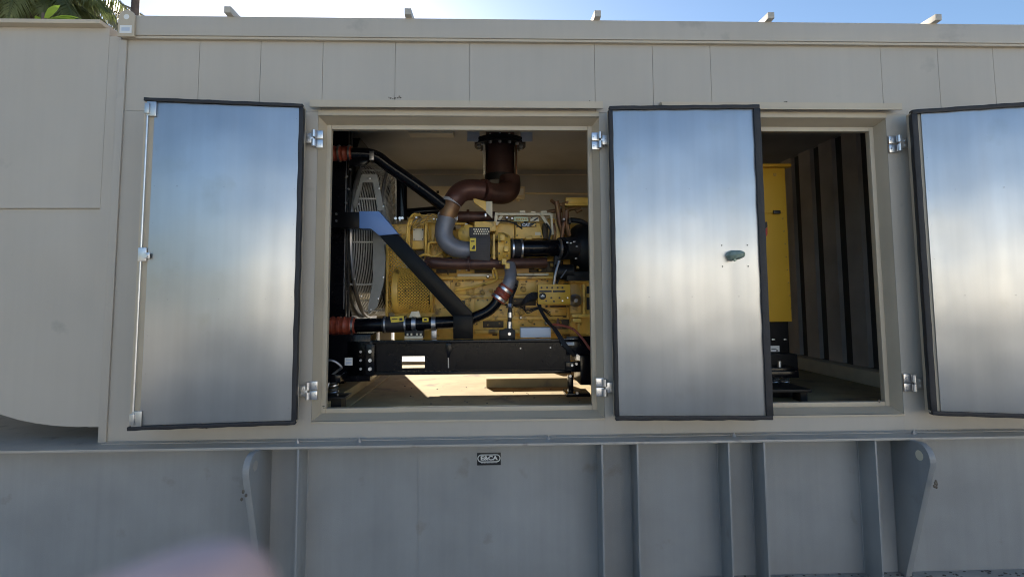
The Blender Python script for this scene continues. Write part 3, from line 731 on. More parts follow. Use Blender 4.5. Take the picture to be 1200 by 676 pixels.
for a, c2, y0, y1 in ((503, 528, 328.5, 345), (533, 566, 329, 345), (603, 628, 330, 345), (556, 578, 351, 369), (603, 630, 360, 370), (640, 664, 360, 370)): one('inspection_cover', 'yellow', eng, lambda q: q.pbox(a, y0, c2, y1, YE-.018, .03, .008))
for x, y, r in ((551.5, 341, 6), (613, 339, 4), (566, 343, 2.5), (612, 365, 4), (537, 333, 3), (648, 373, 3), (509, 345, 4), (622, 375, 3.2), (655, 378, 3)):
    p = at(x, y, YE); one('boss', 'yellowd', eng, lambda q: q._lathe(p, Vector((0, -1, 0)), [(0, pm(r, YE)), (.028, pm(r*.92, YE)), (.03, pm(r*.6, YE)), (.022, pm(r*.45, YE)), (.022, .001)], 18))
bl = []
for k in range(14): bl.append((505+k*12.4, 329.5+random.uniform(-.6, .6)))
for k in range(9): bl.append((545+k*13.5, 380+random.uniform(-1, 1)))
for k in range(8): bl.append((560+k*11, 352+random.uniform(-.8, .8)))
pbolts('engine_bolt', 'yellowd', eng, bl, YE-.004, 1.3, .014)
# casting relief: irregular lugs and pads
def relief(q):
    rr = random.Random(3)
    for k in range(70):
        x, y = rr.uniform(500, 688), rr.uniform(306, 398)
        wx, hy = rr.uniform(1.5, 7), rr.uniform(1.2, 5)
        q.pbox(x, y, x+wx, y+hy, YE-rr.uniform(.004, .04), .06, .004)
one('casting_relief', 'yellowd', eng, relief)
def relief2(q):
    rr = random.Random(5)
    for k in range(60):
        x, y = rr.uniform(482, 684), rr.uniform(264, 300)
        q.pbox(x, y, x+rr.uniform(1.5, 8), y+rr.uniform(1.2, 7), YE+.15-rr.uniform(.01, .07), .08, .004)
one('head_relief', 'yellow', eng, relief2)
# perforated belt guard
def lattice(q, fmap, u0, u1, v0, v1, step, r):
    import itertools
    du, dv = u1-u0, v1-v0
    for sgn in (1, -1):
        c0 = -dv if sgn > 0 else 0
        k = c0
        while k < du+(0 if sgn > 0 else dv):
            pts = []
            for j in range(41):
                v = dv*j/40; u = k+v if sgn > 0 else k-v
                if 0 <= u <= du: pts.append(fmap(u0+u, v0+v))
            if len(pts) > 1: q.tube(pts, r, 4, smooth=False)
            k += step
GC = at(480, 341, 1.05); GR = pm(27, .85)
gx0, gx1 = ax(461, .85), ax(503, .85)
def cylmap(u, v): return Vector((u, GC.y-GR*math.cos(v/GR), GC.z+GR*math.sin(v/GR)))
gd = one('belt_guard', 'yellow', eng, lambda q: lattice(q, cylmap, gx0, gx1, -GR*1.5, GR*1.5, .024, .0045))
one('guard_drum', 'dark', gd, lambda q: q.cyl((gx0, GC.y, GC.z), (gx1, GC.y, GC.z), GR*.80, seg=28))
one('guard_hoop', 'yellow', gd, lambda q: q._lathe(Vector((gx0-.02, GC.y, GC.z)), Vector((1, 0, 0)), [(0, GR*.9), (0, GR*1.04), (.03, GR*1.06), (.045, GR*1.03), (.045, GR*.9)], 36))
one('guard_rim', 'yellow', gd, lambda q: (q._lathe(Vector((gx1, GC.y, GC.z)), Vector((1, 0, 0)), [(0, GR*.8), (0, GR*1.02), (.02, GR*1.02), (.02, GR*.8)], 36)))
p0, p1 = at(453, 366, .98), at(477, 288, .98)
one('guard_panel', 'yellow', gd, lambda q: lattice(q, lambda u, v: Vector((u, .98, v)), p0.x, p1.x, p0.z, p1.z, .026, .0048))
one('panel_edge', 'yellow', gd, lambda q: (q.pbox(452, 288, 455, 372, .97, .05, .003), q.pbox(452, 286, 478, 289, .97, .05, .003)))
one('panel_back', 'cream', gd, lambda q: q.pbox(455.5, 290, 477, 372, 1.10, .02, 0))
# left upper group
one('oil_cooler', 'yellow', eng, lambda q: (q.pbox(483, 262, 497.5, 292, YE, .3, .01), q.pbox(459, 262.5, 477, 275, YE+.05, .3, .008), q.pbox(470, 275, 484, 300, YE+.06, .2, .008), q.pbox(497, 275, 520, 305, YE+.05, .2, .01)))
pl = one('cooler_plate', 'cream', eng, lambda q: q.pbox(484, 268, 496.3, 282, YE-.012, .011, .002))
pbolts('plate_bolt', 'ink', pl, [(485.3, 269.6), (495, 269.3), (485.4, 280.6), (495.1, 280.4)], YE-.012, .7, .006)
one('filter_can', 'yellow', eng, lambda q: (q._lathe(at(509, 288, YE+.05), Vector((0, 0, 1)), [(0, .07), (.0, .075), (.16, .075), (.19, .06), (.19, .03), (.22, .03)], 24), q._lathe(at(548, 275, YE), Vector((0, -1, 0)), [(0, pm(11, YE)), (.05, pm(11, YE)), (.07, pm(7, YE)), (.07, .002)], 24)))
def pipework(q):
    for pts, r in (([(480, 290, .98), (479, 275, .96), (481, 262, .95), (486, 254, .97), (492, 251, 1.0)], 1.5),
                   ([(476, 292, .97), (477, 278, .95), (478, 264, .95), (484, 251.5, .98), (495, 253, 1.02)], 1.4),
                   ([(499, 295, .95), (499, 270, .93), (501, 256, .95), (505, 252, 1.0)], 1.6),
                   ([(502, 300, .94), (503, 285, .92), (512, 283, .92), (516, 270, .95), (515, 257, 1.0)], 1.5),
                   ([(488, 303, .94), (498, 298, .92), (508, 301, .93), (518, 296, .95), (522, 300, 1.0)], 1.6),
                   ([(579.5, 300, .84), (580.5, 316, .86), (582.5, 324, .88), (579, 329, .9), (560, 335, .94), (533, 340, .97)], 1.7),
                   ([(577, 290, .84), (577.5, 318, .86), (579.5, 326, .88)], 1.2),
                   ([(512, 258, 1.0), (530, 262, 1.0), (546, 262, 1.05)], 1.6)):
        ptube(q, pts, r, 10)
one('fuel_line', 'yellow', eng, pipework)
def wires(q):
    rr = random.Random(11)
    for k in range(9):
        x0, x1 = rr.uniform(478, 500), rr.uniform(500, 522)
        ptube(q, [(x0, 262+rr.uniform(-6, 6), .93), ((x0+x1)/2, rr.uniform(250, 262), .92), (x1, 262+rr.uniform(-8, 12), .93), (x1+rr.uniform(-6, 6), 290+rr.uniform(-6, 8), .95)], .8, 6)
one('wiring_loom', 'yellowd', eng, wires)
for x, y, w_, h_ in ((507, 255.5, 2, 2), (511, 256, 4.5, 2), (568, 250, 2, 4), (538, 307, 1.4, 10), (546, 307, 1.4, 10), (534, 253, 2, 5)): one('fitting', 'chrome', eng, lambda q: q.pbox(x, y, x+w_, y+h_, .90, .03, .003))
# valve cover frame and plates
one('lifting_frame', 'cream', eng, lambda q: (q.pbox(580, 249.5, 646, 252.2, .93, .05, .003), q.pprism([(580, 249), (584, 249), (582, 262), (579, 262)], .94, .04, .003), q.pprism([(643, 249), (647.5, 250), (649, 275), (646, 275), (645.5, 256)], .94, .04, .003),
    q.pprism([(586, 253), (590, 252.5), (583, 264), (580, 263)], .95, .03, .002), q.pprism([(633, 252.5), (637, 252.5), (645, 265), (641, 265)], .95, .03, .002),
    q.pbox(609, 246.8, 615.5, 249.4, .94, .04, .003), q.pbox(622, 247.5, 628, 249.4, .94, .04, .003), q.pbox(634, 247, 641, 249.4, .94, .04, .003)))
vc = one('valve_cover', 'yellow', eng, lambda q: (q.pprism([(604, 262.5), (633, 261.5), (637, 279.5), (604, 280)], .97, .2, .006), q.pbox(580, 262, 603, 281, 1.0, .2, .008), q.pprism([(616, 277), (624, 275.5), (624, 281), (616, 281)], .95, .1, .008)))
pbolts('cover_bolt', 'yellowd', vc, [(606, 276), (634, 277), (606, 266)], .968, 1.1, .01)
one('name_strip', 'cream', vc, lambda q: q.pbox(627, 272, 633.5, 275.6, .966, .003, 0))
s1 = one('green_plate', 'stick_g', vc, lambda q: q.pprism([(602.5, 254), (618.5, 254.5), (619.5, 259.5), (602, 259)], .93, .012, .001))
one('plate_print', 'yellowd', s1, lambda q: [q.pbox(605+2.6*k, 256, 606.6+2.6*k, 258, .928, .0015, 0) for k in range(5)])
s1 = one('striped_plate', 'cream', vc, lambda q: q.pprism([(621.5, 254.5), (631, 254.5), (632, 259.5), (621.5, 259.5)], .93, .012, .001))
one('plate_stripe', 'ink', s1, lambda q: (q.pprism([(623.5, 259), (629.5, 255), (631, 255), (631.2, 256), (626.5, 259)], .928, .0015), q.pprism([(621.8, 255), (624.5, 255), (621.8, 257)], .928, .0015)))
lp = one('letter_plate', 'ink', vc, lambda q: q.pprism([(610, 261.6), (628, 261.2), (628.5, 265.6), (610.3, 266)], .955, .012, .001)); lp['label'] = 'black plate with grey CAT lettering and an orange wedge'
cc = at(616.5, 263.7, .953); text('CAT', pm(5.2, .95), (cc.x, .953, cc.z), 'bluebox', lp, width=pm(9.5, .95), bold=.002)
one('plate_wedge', 'yellow', lp, lambda q: q.pprism([(622.6, 265.2), (626.8, 262), (627.8, 262), (627.2, 265)], .952, .002))
# right upper group
def rpipes(q):
    for pts, r in (([(640, 249, 1.1), (652, 247, 1.08), (664, 246.5, 1.05), (672, 244, 1.05), (680, 245.5, 1.05)], 2.4), ([(652, 236, 1.0), (654, 247, 1.0), (656, 262, 1.0), (660, 275, 1.02)], 3.2),
                   ([(646, 235, 1.05), (652, 239, 1.02), (660, 240, 1.0), (667, 235, 1.02)], 2.2), ([(664, 247, .98), (664, 262, .98), (667, 276, 1.0)], 3.0), ([(660, 238, 1.0), (661, 258, .97), (658, 280, .97)], 2.2),
                   ([(675, 248, 1.0), (681, 245, 1.0)], 2.6), ([(648, 262, .98), (650, 272, .97), (649, 281, .98)], 2.2)):
        ptube(q, pts, r, 12)
one('fuel_rail', 'heat', eng, lambda q: rpipes(q))
one('rail_bracket', 'yellow', eng, lambda q: q.pbox(663, 231.5, 692, 238.5, 1.0, .08, .006))
one('rail_post', 'yellow', eng, lambda q: (q.pbox(662, 238.6, 692, 241, .98, .1, .003), q.pbox(650, 257, 659, 281, 1.02, .1, .006), q.pbox(642, 256, 650, 281, 1.08, .1, .006), q.pbox(666, 262, 678, 280, 1.1, .1, .006)))
one('black_hose', 'rubber', eng, lambda q: (ptube(q, [(669, 258, .98), (676, 258.5, .96), (684, 261, .98), (694, 268, 1.05)], 3.0, 12), q.pbox(666.5, 255.5, 669.5, 262, .94, .07, .004)))
# turbocharger
tu = one('turbo_housing', 'yellow', eng, lambda q: (q._lathe(at(583.5, 292, .88), Vector((1, 0, 0)), [(0, pm(15, .88)), (.0, pm(19, .88)), (.03, pm(20, .88)), (.06, pm(18.5, .88)), (.09, pm(16, .88)), (.10, pm(11, .88))], 32), q.pbox(577.8, 274, 580.3, 316, .80, .12, .003)))
for x, y in ((590.5, 288), (586, 275), (588, 303), (592, 308)): one('turbo_lug', 'yellow', tu, lambda q: q.pbox(x, y, x+5.5, y+7, .70, .06, .006))
pbolts('turbo_bolt', 'yellowd', tu, [(585.5, 283), (585, 297), (593.5, 284), (594, 300), (586, 308)], .725, 1.2, .016)
hs = one('heat_shield', 'purple', eng, lambda q: (q.pbox(550.5, 277, 574.5, 306, .78, .18, .006), q.pbox(550, 266.2, 574, 277.2, .79, .15, .004)))
def shp(q):
    for j in range(3):
        for k in range(7): x = 555.5+2.6*k+(j % 2)*1.3; q.cyl(at(x, 268.8+2.6*j, .7895), at(x, 268.8+2.6*j, .7875), .0062, seg=8)
one('shield_holes', 'cream', hs, shp)
def shd(q):
    for j in range(8):
        for k in range(9): q.cyl(at(560+1.6*k, 280+3*j, .7795), at(560+1.6*k, 280+3*j, .7782), .0035, seg=6)
one('shield_dimples', 'ink', hs, shd)
s1 = one('shield_sticker', 'stick_y', hs, lambda q: q.pbox(550.5, 279, 557.8, 294, .772, .006, 0))
one('sticker_print', 'ink', s1, lambda q: (q.pprism([(552.5, 292), (555, 287.5), (556.6, 287.5), (556.6, 292)], .7705, .001), q.pbox(552, 282, 556, 283.5, .7705, .001, 0)))
one('head_block', 'yellow', eng, lambda q: (q.pbox(556, 259.5, 581, 271, .92, .12, .005)))
gs = one('gusset', 'yellow', eng, lambda q: (q.pprism([(554, 232), (569.5, 236), (569.5, 247.5), (556, 238)], .93, .03, .002)))
one('gusset_face', 'cream', gs, lambda q: (q.pprism([(569.6, 236), (577, 236), (577, 256), (569.6, 248.5)], .925, .03, .002)))
one('manifold', 'rustd', eng, lambda q: (ptube(q, [(500, 309, .82), (507, 308, .80), (530, 309.5, .80), (575, 309, .82), (640, 308, .9)], [5, 7.2, 6.6, 6.4, 6], 18), q._lathe(at(499, 309, .82), Vector((1, 0, 0)), [(0, .03), (.0, .052), (.02, .055), (.04, .04)], 20), q._lathe(at(548, 309, .80), Vector((1, 0, 0)), [(0, .03), (0, .058), (.016, .058), (.016, .03)], 20)))
one('crossover_pipe', 'rustd', eng, lambda q: (ptube(q, [(536, 254, 1.05), (580, 254.5, 1.05)], 6.5, 18), q._lathe(at(547, 254, 1.05), Vector((1, 0, 0)), [(0, .03), (0, .06), (.02, .06), (.02, .03)], 20)))
# right end of the engine
one('flywheel_housing', 'yellow', eng, lambda q: (q.pbox(668, 330, 692, 393, .93, .4, .01), q.pbox(667, 327, 694, 331, .86, .2, .004), q.pbox(683, 333, 686, 372, .84, .1, .004), q.pbox(686.2, 334, 694, 371, .9, .08, .004)))
one('housing_web', 'yellow', eng, lambda q: (q.pbox(670, 368, 692, 372, .82, .1, .004), q.pbox(671, 373, 681, 378, .82, .1, .006), q.pbox(677, 379, 680, 393, .84, .1, .003), q.pbox(687, 345, 692, 347, .88, .04, .002)))
one('access_hole', 'ink', eng, lambda q: (q.pbox(687.5, 335.5, 693, 344, .897, .004, 0), q.pbox(687.5, 348.5, 693, 363, .897, .004, 0)))
p = at(674, 352, .93); one('sensor', 'steel', eng, lambda q: q._lathe(p, Vector((0, -1, 0)), [(0, .05), (.02, .05), (.03, .03), (.05, .015)], 16))
one('cone', 'heat', eng, lambda q: q._lathe(at(654, 385, .72), Vector((0, 0, 1)), [(0, .028), (.01, .024), (.07, .006), (.08, .002)], 14))
one('starter', 'blackm', eng, lambda q: (q.cyl(at(650, 319, .85), at(672, 319, .85), pm(9, .85)), q.pbox(650, 300, 658, 326, .86, .1, .006), q.pbox(664, 318, 692, 329, .80, .15, .008)))

def gaps():  # dark plates painting the shade between engine parts
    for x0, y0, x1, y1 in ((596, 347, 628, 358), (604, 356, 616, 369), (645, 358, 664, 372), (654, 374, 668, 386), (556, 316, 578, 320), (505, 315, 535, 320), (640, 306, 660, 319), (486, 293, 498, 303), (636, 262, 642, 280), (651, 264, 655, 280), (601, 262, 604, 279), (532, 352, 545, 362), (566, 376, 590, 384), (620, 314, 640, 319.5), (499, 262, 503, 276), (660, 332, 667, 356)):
        one('shade_plate', 'dark', eng, lambda q: q.pbox(x0, y0, x1, y1, YE-.006 if y0 > 324 else YE+.06, .03, .004))
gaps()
def dark_pads():  # small dark pads painting shaded recesses to break up the even yellow
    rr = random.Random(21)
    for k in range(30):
        x, y = rr.uniform(502, 686), rr.uniform(326, 392); one('shade_brown', 'dark', eng, lambda q: q.pbox(x, y, x+rr.uniform(1.5, 6), y+rr.uniform(.8, 3), YE-.003, .02, .002))
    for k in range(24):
        x, y = rr.uniform(500, 684), rr.uniform(258, 300); one('shade_brown', 'dark', eng, lambda q: q.pbox(x, y, x+rr.uniform(1.2, 6), y+rr.uniform(1, 4), YE+.10, .08, .002))
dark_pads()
def harness(q):
    ptube(q, [(588, 356, .95), (604, 358, .94), (622, 352, .93), (632, 350, .9)], 1.1, 8); ptube(q, [(560, 262, .98), (575, 259, .95), (598, 260, .95), (612, 268, .96)], .9, 8)
    ptube(q, [(500, 300, .93), (512, 304, .93), (530, 302, .93)], .9, 8); ptube(q, [(652, 300, .88), (650, 312, .87), (655, 324, .86), (652, 332, .85)], 1.6, 8)
    ptube(q, [(640, 262, .95), (645, 270, .93), (643, 281, .93)], 1.2, 8); ptube(q, [(478, 300, .96), (492, 308, .95), (498, 318, .95)], .8, 8)
one('wiring_harness', 'rubber', eng, harness)
for x, y, w_, h_ in ((520, 351, 7, 4), (589, 328, 4, 3), (655, 292, 3, 2), (672, 340, 3, 4), (545, 262, 3, 3)): one('data_plate', 'white', eng, lambda q: q.pbox(x, y, x+w_, y+h_, YE-.03, .06, .001))
for x, y in ((516, 262), (594, 256), (600, 257), (640, 300), (660, 258), (470, 259), (489, 256), (610, 372), (640, 378), (572, 324)): one('hose_fitting', 'steel', eng, lambda q: q._lathe(at(x, y, .95), Vector((0, -1, 0)), [(0, pm(2.2, .95)), (.02, pm(2.2, .95)), (.03, pm(1.4, .95)), (.05, pm(1.2, .95))], 10))

# ---------------------------------------------------------------- intake pipe and air cleaner
it = thing('intake_pipe', 'shiny black intake pipe with bright clamps between the turbo and the air cleaner', 'pipe', at(630, 291, .86))
one('tube', 'black', it, lambda q: band(q, (600, 291.5), (664, 290.5), .86, .90, 10.0, 28))
one('rubber_sleeve', 'rubber', it, lambda q: band(q, (598, 291.5), (612, 291.3), .86, .87, 11.2, 28))
for x in (599, 609.5, 655): one('clamp', 'chrome', it, lambda q: band(q, (x, 291.4), (x+2, 291.4), .862, .864, 12 if x < 620 else 11.6, 28))
acl = thing('air_cleaner', 'large round black air cleaner at the right edge of the open doorway', 'air cleaner', at(690, 326, 1.1))
one('canister', 'blackm', acl, lambda q: q._lathe(at(667, 294, 1.12), Vector((1, 0, 0)), [(0, .05), (0, pm(22, 1.1)), (.02, pm(27, 1.1)), (.06, pm(31, 1.1)), (.10, pm(32.5, 1.1)), (.55, pm(32.5, 1.1))], 40))
one('inlet_boot', 'rubber', acl, lambda q: band(q, (657.5, 291), (673, 291), .90, .98, 13.4, 28))
for x, y in ((664, 283.5), (668, 284), (672, 282.5), (675, 288), (674, 302)): one('latch_clip', 'chrome', acl, lambda q: q.pbox(x, y, x+2.5, y+1.5, .74, .02, .002))

# ---------------------------------------------------------------- exhaust
ex = thing('exhaust_pipe', 'thick rust brown exhaust elbow curling down to a grey end beside the turbo', 'exhaust pipe', at(540, 300, .95))
one('elbow', 'rust', ex, lambda q: ptube(q, [(566, 223.5, .98), (556, 222.5, .96), (546, 223, .94), (538, 227, .92), (533, 233, .90), (530, 237, .90)], [12.5, 12.5, 12.5, 12.2, 12, 11.5], 24))
one('cross_piece', 'rustd', ex, lambda q: ptube(q, [(566, 223.5, .98), (580, 227, 1.05), (592, 226, 1.12), (597, 220, 1.18), (597, 208, 1.2)], [11.5, 12, 13, 13, 12.5], 24))
one('joint_band', 'rust', ex, lambda q: band(q, (565, 223.4), (569, 223.8), .98, 1.0, 13.8, 28))
one('warm_section', 'heat', ex, lambda q: ptube(q, [(529.8, 237.5, .90), (526, 248, .89), (524, 255, .89)], 11.0, 24))
one('grey_bend', 'greyp', ex, lambda q: ptube(q, [(524, 255.5, .89), (520.5, 268, .88), (521, 278, .87), (526, 286, .86), (535, 291.5, .86), (551, 294, .87)], [11, 10.8, 10.6, 10.6, 10.6, 10.6], 24))
for c0, c1 in (((530.2, 236), (528.8, 239.3)), ((524.4, 253.8), (523.6, 256))): one('weld_band', 'shackle', ex, lambda q: band(q, c0, c1, .90, .895, 11.8, 28))
st = thing('exhaust_stack', 'wide brown exhaust stack with a bolted black flange under the ceiling', 'exhaust stack', at(586, 165, 1.3))
YS = 1.30; SC0 = at(586, 186, YS)
sx = at(586, 165, YS).x
zfl = az(172, YS, 586); zs1 = az(207, YS, 586)
rs = pm(17, YS); rf = pm(30.5, YS)
one('pipe', 'rustd', st, lambda q: q.cyl((sx, YS, zs1-.04), (sx, YS, CEIL+.01), rs, seg=36))
one('flange', 'blackm', st, lambda q: (q.cyl((sx, YS, zfl), (sx, YS, zfl+.022), rf, seg=40), q.cyl((sx, YS, zfl+.026), (sx, YS, zfl+.048), rf, seg=40)))
for k in range(14):
    a = 2*PI*k/14+.2; x_, y_ = sx+rf*.84*math.cos(a), YS+rf*.84*math.sin(a)
    one('flange_bolt', 'chrome', st, lambda q: (q.cyl((x_, y_, zfl-.018), (x_, y_, zfl+.066), .009, seg=6), q.cyl((x_, y_, zfl-.014), (x_, y_, zfl+.001), .016, seg=6)))
for s2 in (-1, 1): one('heat_strip', 'heat' if s2 > 0 else 'cream', st, lambda q: q.box(sx+s2*(rs+.006), sx+s2*(rs+.022), YS-.07, YS+.02, zs1, zfl-.003, .003))
one('lower_sleeve', 'blackm', st, lambda q: q.cyl((sx, YS, zs1-.05), (sx, YS, zs1+.012), rs*1.07, seg=36))
for x0, x1 in ((547.5, 562), (610, 624)): one('hanger_plate', 'shackle', st, lambda q: q.pbox(x0, 149, x1, 166, YS-.12, .012, .002))

# ---------------------------------------------------------------- small equipment
bx = thing('terminal_box', 'yellow terminal box with two slots and a round dark gauge on the engine side', 'terminal box', at(648, 357, .74))
bd = one('box', 'yellow2', bx, lambda q: q.pbox(630.5, 333, 668.5, 356.5, .72, .12, .006))
one('slot', 'ink', bx, lambda q: (q.pbox(632, 340.2, 646.5, 342.4, .7185, .003, 0), q.pbox(648, 340.2, 662.5, 342.4, .7185, .003, 0)))
pbolts('box_screw', 'dark', bx, [(634.5, 337), (641, 337), (647, 337), (653.5, 337), (659, 337), (640, 352.5), (649, 353), (646, 349), (655.5, 349)],   .72, 1.2, .008)
pbolts('bright_screw', 'chrome', bx, [(665, 349), (659, 352.5)], .72, 1.0, .010)
gp = at(635.7, 347, .72)
ga = one('gauge', 'ink', bx, lambda q: q._lathe(gp, Vector((0, -1, 0)), [(0, pm(4, .72)), (.014, pm(4, .72)), (.016, pm(3.2, .72)), (.012, pm(3, .72)), (.012, .001)], 24))
one('gauge_needle', 'white', ga, lambda q: (q.box(gp.x-.013, gp.x+.013, gp.y-.0165, gp.y-.0135, gp.z-.004, gp.z+.004), q.box(gp.x-.005, gp.x+.005, gp.y-.017, gp.y-.0135, gp.z-.004, gp.z+.012)))
one('wire_bundle', 'rubber', bx, lambda q: [ptube(q, [(632, 344+k*1.2, .76), (624-k*.6, 343+k*1.8, .74), (616-k*.4, 348+k*2.0, .75), (610.5, 357+.3*k, .78), (608.5, 359, .85)], .8, 8) for k in range(5)])
one('conduit', 'steel', bx, lambda q: (ptube(q, [(649, 333, .78), (651, 320, .78), (655, 306, .80)], 1.7, 10), ptube(q, [(657, 326, .76), (664, 316, .78)], .8, 8)))
cb = thing('cable', 'loose black cables drooping from the yellow terminal box to the skid rail', 'cable', at(633, 358, .7))
one('black_cable', 'rubber', cb, lambda q: [ptube(q, [(630+k*1.5, 356, .74), (633+k, 364, .70), (640+k*1.3, 376, .62), (649+k*1.5, 386, .5), (660+k*2, 404, .43), (672+k*1.3, 417, .44)], 1.1, 8) for k in range(3)])
one('thin_cable', 'rubber', cb, lambda q: [ptube(q, [(608+k*3, 359, .84), (618, 363+k*2, .80), (632, 360+k, .78), (645, 366+k*2, .84)], .6, 6) for k in range(3)])
b = MB(); ptube(b, [(648, 380, .55), (660, 381.5, .5), (672, 386, .45), (682, 396, .42), (690, 407, .40), (697, 416, .40)], 1.5, 10)
tag(b.build('cable', 'red'), 'dark red cable curving across the skid end to the right door jamb', 'cable')
hz = thing('braided_hose', 'black and silver braided hose standing up beside the lower red hose', 'hose', at(597, 396, .62))
pts = [(605.5, 331, .80), (603.5, 338, .74), (600, 346, .68), (598, 355, .64), (597.5, 368, .62), (597, 386, .62)]
one('hose', 'rubber', hz, lambda q: ptube(q, pts, 2.4, 12))
for x0, y0, x1, y1 in ((603, 337, 600.5, 344), (598, 357, 597.8, 361), (597.7, 366, 597.6, 372), (597.3, 377, 597.1, 385), (605, 330, 604, 334)):
    yy = lambda y: .62+.17*max(0, (362-y)/31.)**1.3; one('ferrule', 'chrome', hz, lambda q: band(q, (x0, y0), (x1, y1), yy(y0), yy(y1), 3.1, 12))
one('hose_foot', 'blackm', hz, lambda q: (q.pbox(585, 387, 604, 398, .57, .1, .008), q.pprism([(586, 389), (592, 385), (601, 385), (604, 389)], .58, .08, .004)))
pbolts('foot_bolt', 'chrome', hz, [(597, 391)], .57, 2.0, .02)
b = MB(); b.pbox(610, 384, 645.5, 395.5, .56, .12, .004)
tag(b.build('grey_box', 'bluebox'), 'plain pale blue grey metal box lying on top of the skid rail', 'box')
# ceiling light, wall light, junction box with conduit
lt = thing('ceiling_light', 'cream batten light fitting on the enclosure ceiling left of the exhaust stack', 'light', at(505, 155, 1.29))
xl = at(478, 154, 1.22).x; xr = at(531, 154, 1.22).x
one('housing', 'cream', lt, lambda q: q.box(xl, xr, 1.22, 1.36, CEIL-.05, CEIL-.001, .006))
lw = thing('wall_light', 'cream light fitting on the rear wall above the oil cooler', 'light', at(522, 226, DEP))
one('housing', 'cream', lw, lambda q: q.pbox(502, 218, 546, 229, DEP-.09, .089, .008))
one('lens', 'white', lw, lambda q: q.pbox(503, 229.3, 545, 233, DEP-.07, .06, .006)); one('sensor', 'ink', lw, lambda q: q.pbox(511.5, 223.6, 514.5, 226.6, DEP-.094, .004, 0))
jb = thing('junction_box', 'cream junction box on the rear wall with a thin conduit running right', 'junction box', at(606, 225, DEP))
one('box', 'cream', jb, lambda q: q.pbox(597, 218.5, 615, 232, DEP-.10, .099, .006)); one('cover', 'white', jb, lambda q: q.pbox(600, 221, 613.5, 229, DEP-.104, .004, .001))
one('gland', 'cream', jb, lambda q: [q.cyl(at(x, 232, DEP-.05), at(x, 236, DEP-.05), .018, seg=10) for x in (601, 607)])
one('conduit', 'cream', jb, lambda q: (ptube(q, [(615.5, 226.5, DEP-.03), (760, 228, DEP-.03)], 1.1, 10, smooth=False)))
one('trunking', 'liner', jb, lambda q: q.pbox(386, 204, 760, 205, DEP-.02, .018, 0))

# ---------------------------------------------------------------- spring isolators
def isolator(px, pyt, pyb, Y, n, label, rpx=4.5):
    base = at(px, pyb, Y); zt_ = az(pyt, Y, px); h = zt_-FLR
    t = thing('spring_isolator', label, 'isolator', (base.x, Y, FLR), 'spring isolators under the generator skid')
    wd = pm(rpx*1.0, Y)*n+.03
    one('base_plate', 'blackm', t, lambda q: (q.box(base.x-wd-.03, base.x+wd+.03, Y-.07, Y+.09, base.z-.012, base.z, .003), q.box(base.x-wd, base.x+wd, Y-.05, Y+.07, FLR+.001, base.z-.0125)))
    one('top_bracket', 'black', t, lambda q: q.box(base.x-wd, base.x+wd, Y-.07, Y+.09, zt_-.012, zt_+.035, .004))
    for k in range(n):
        cx = base.x+(k-(n-1)/2)*pm(rpx*2.1, Y); r = pm(rpx*.8, Y); H = zt_-.013-base.z
        one('spring', 'chrome', t, lambda q: q.tube([(cx+r*math.cos(a), Y+r*math.sin(a), base.z+.003+H*.97*a/(2*PI*4)) for a in [2*PI*4*j/64 for j in range(65)]], .0055, 6, smooth=False))
    return t
isolator(391, 444, 463, .28, 1, 'coiled spring isolator on a black plate below the radiator post', 5.5)
isolator(914, 439, 452, .62, 2, 'pair of coiled springs on a black plate below the yellow cabinet', 6)
b = MB(); ptube(b, [(376, 422, .22), (391, 423, .22), (400, 430, .24), (396, 434, .25), (389, 440, .25), (384, 452, .24), (380, 462, .22)], 1.5, 10)
tag(b.build('earth_strap', 'steel'), 'grey braided earth strap looping over the coil spring isolator at the left jamb', 'strap')

# ---------------------------------------------------------------- generator end with control cabinet
gen = thing('control_cabinet', 'tall yellow control cabinet with black and red chevron seen through the right opening', 'cabinet', at(905, 378, .8))
YC = .80
xr0, zt0, zb0 = at(920, 200, YC).x, az(193, YC, 905), az(377, YC, 905)
xL = at(800, 300, YC).x
one('body', 'yellow2', gen, lambda q: q.box(xL, xr0, YC, YC+1.1, zb0, zt0-.025, .006))
one('cap', 'yellow2', gen, lambda q: q.box(xL-.05, xr0+.035, YC-.03, YC+1.15, zt0-.024, zt0, .004))
dp = one('access_door', 'yellow2', gen, lambda q: q.box(xL+.05, xr0-.035, YC-.012, YC-.0005, az(250, YC, 905), az(198, YC, 905), .003))
one('door_latch', 'ink', dp, lambda q: (q.pbox(907, 246.5, 915, 250.5, YC-.03, .017, .004)))
one('keyhole', 'yellowd', dp, lambda q: q.pbox(906.5, 203, 910, 206.5, YC-.016, .004, .001))
pbolts('panel_screw', 'yellowd', gen, [(917+k*1.35, 256+k*15) for k in range(8)], YC, .9, .006)
cv = one('chevron', 'stick_r', gen, lambda q: q.pprism([(893, 273), (899.5, 266), (899.5, 274), (893, 288)], YC-.003, .0025))
one('chevron_top', 'ink', cv, lambda q: q.pprism([(880, 260), (899, 260), (899.5, 265.6), (893, 272.6), (880, 285)], YC-.003, .0025))
al = thing('alternator', 'black alternator body and stand beneath the yellow control cabinet', 'alternator', at(905, 430, .8))
one('body', 'blackm', al, lambda q: (q.box(xL+.05, xr0-.005, YC+.05, YC+1.05, az(415, YC, 905), zb0-.001, .01), q.box(xL, xr0+.02, YC-.02, YC+1.0, az(436, YC, 905), az(414.5, YC, 905), .01)))
one('mounting_foot', 'black', al, lambda q: (q.pbox(880, 431, 936, 438, .60, .25, .004)))
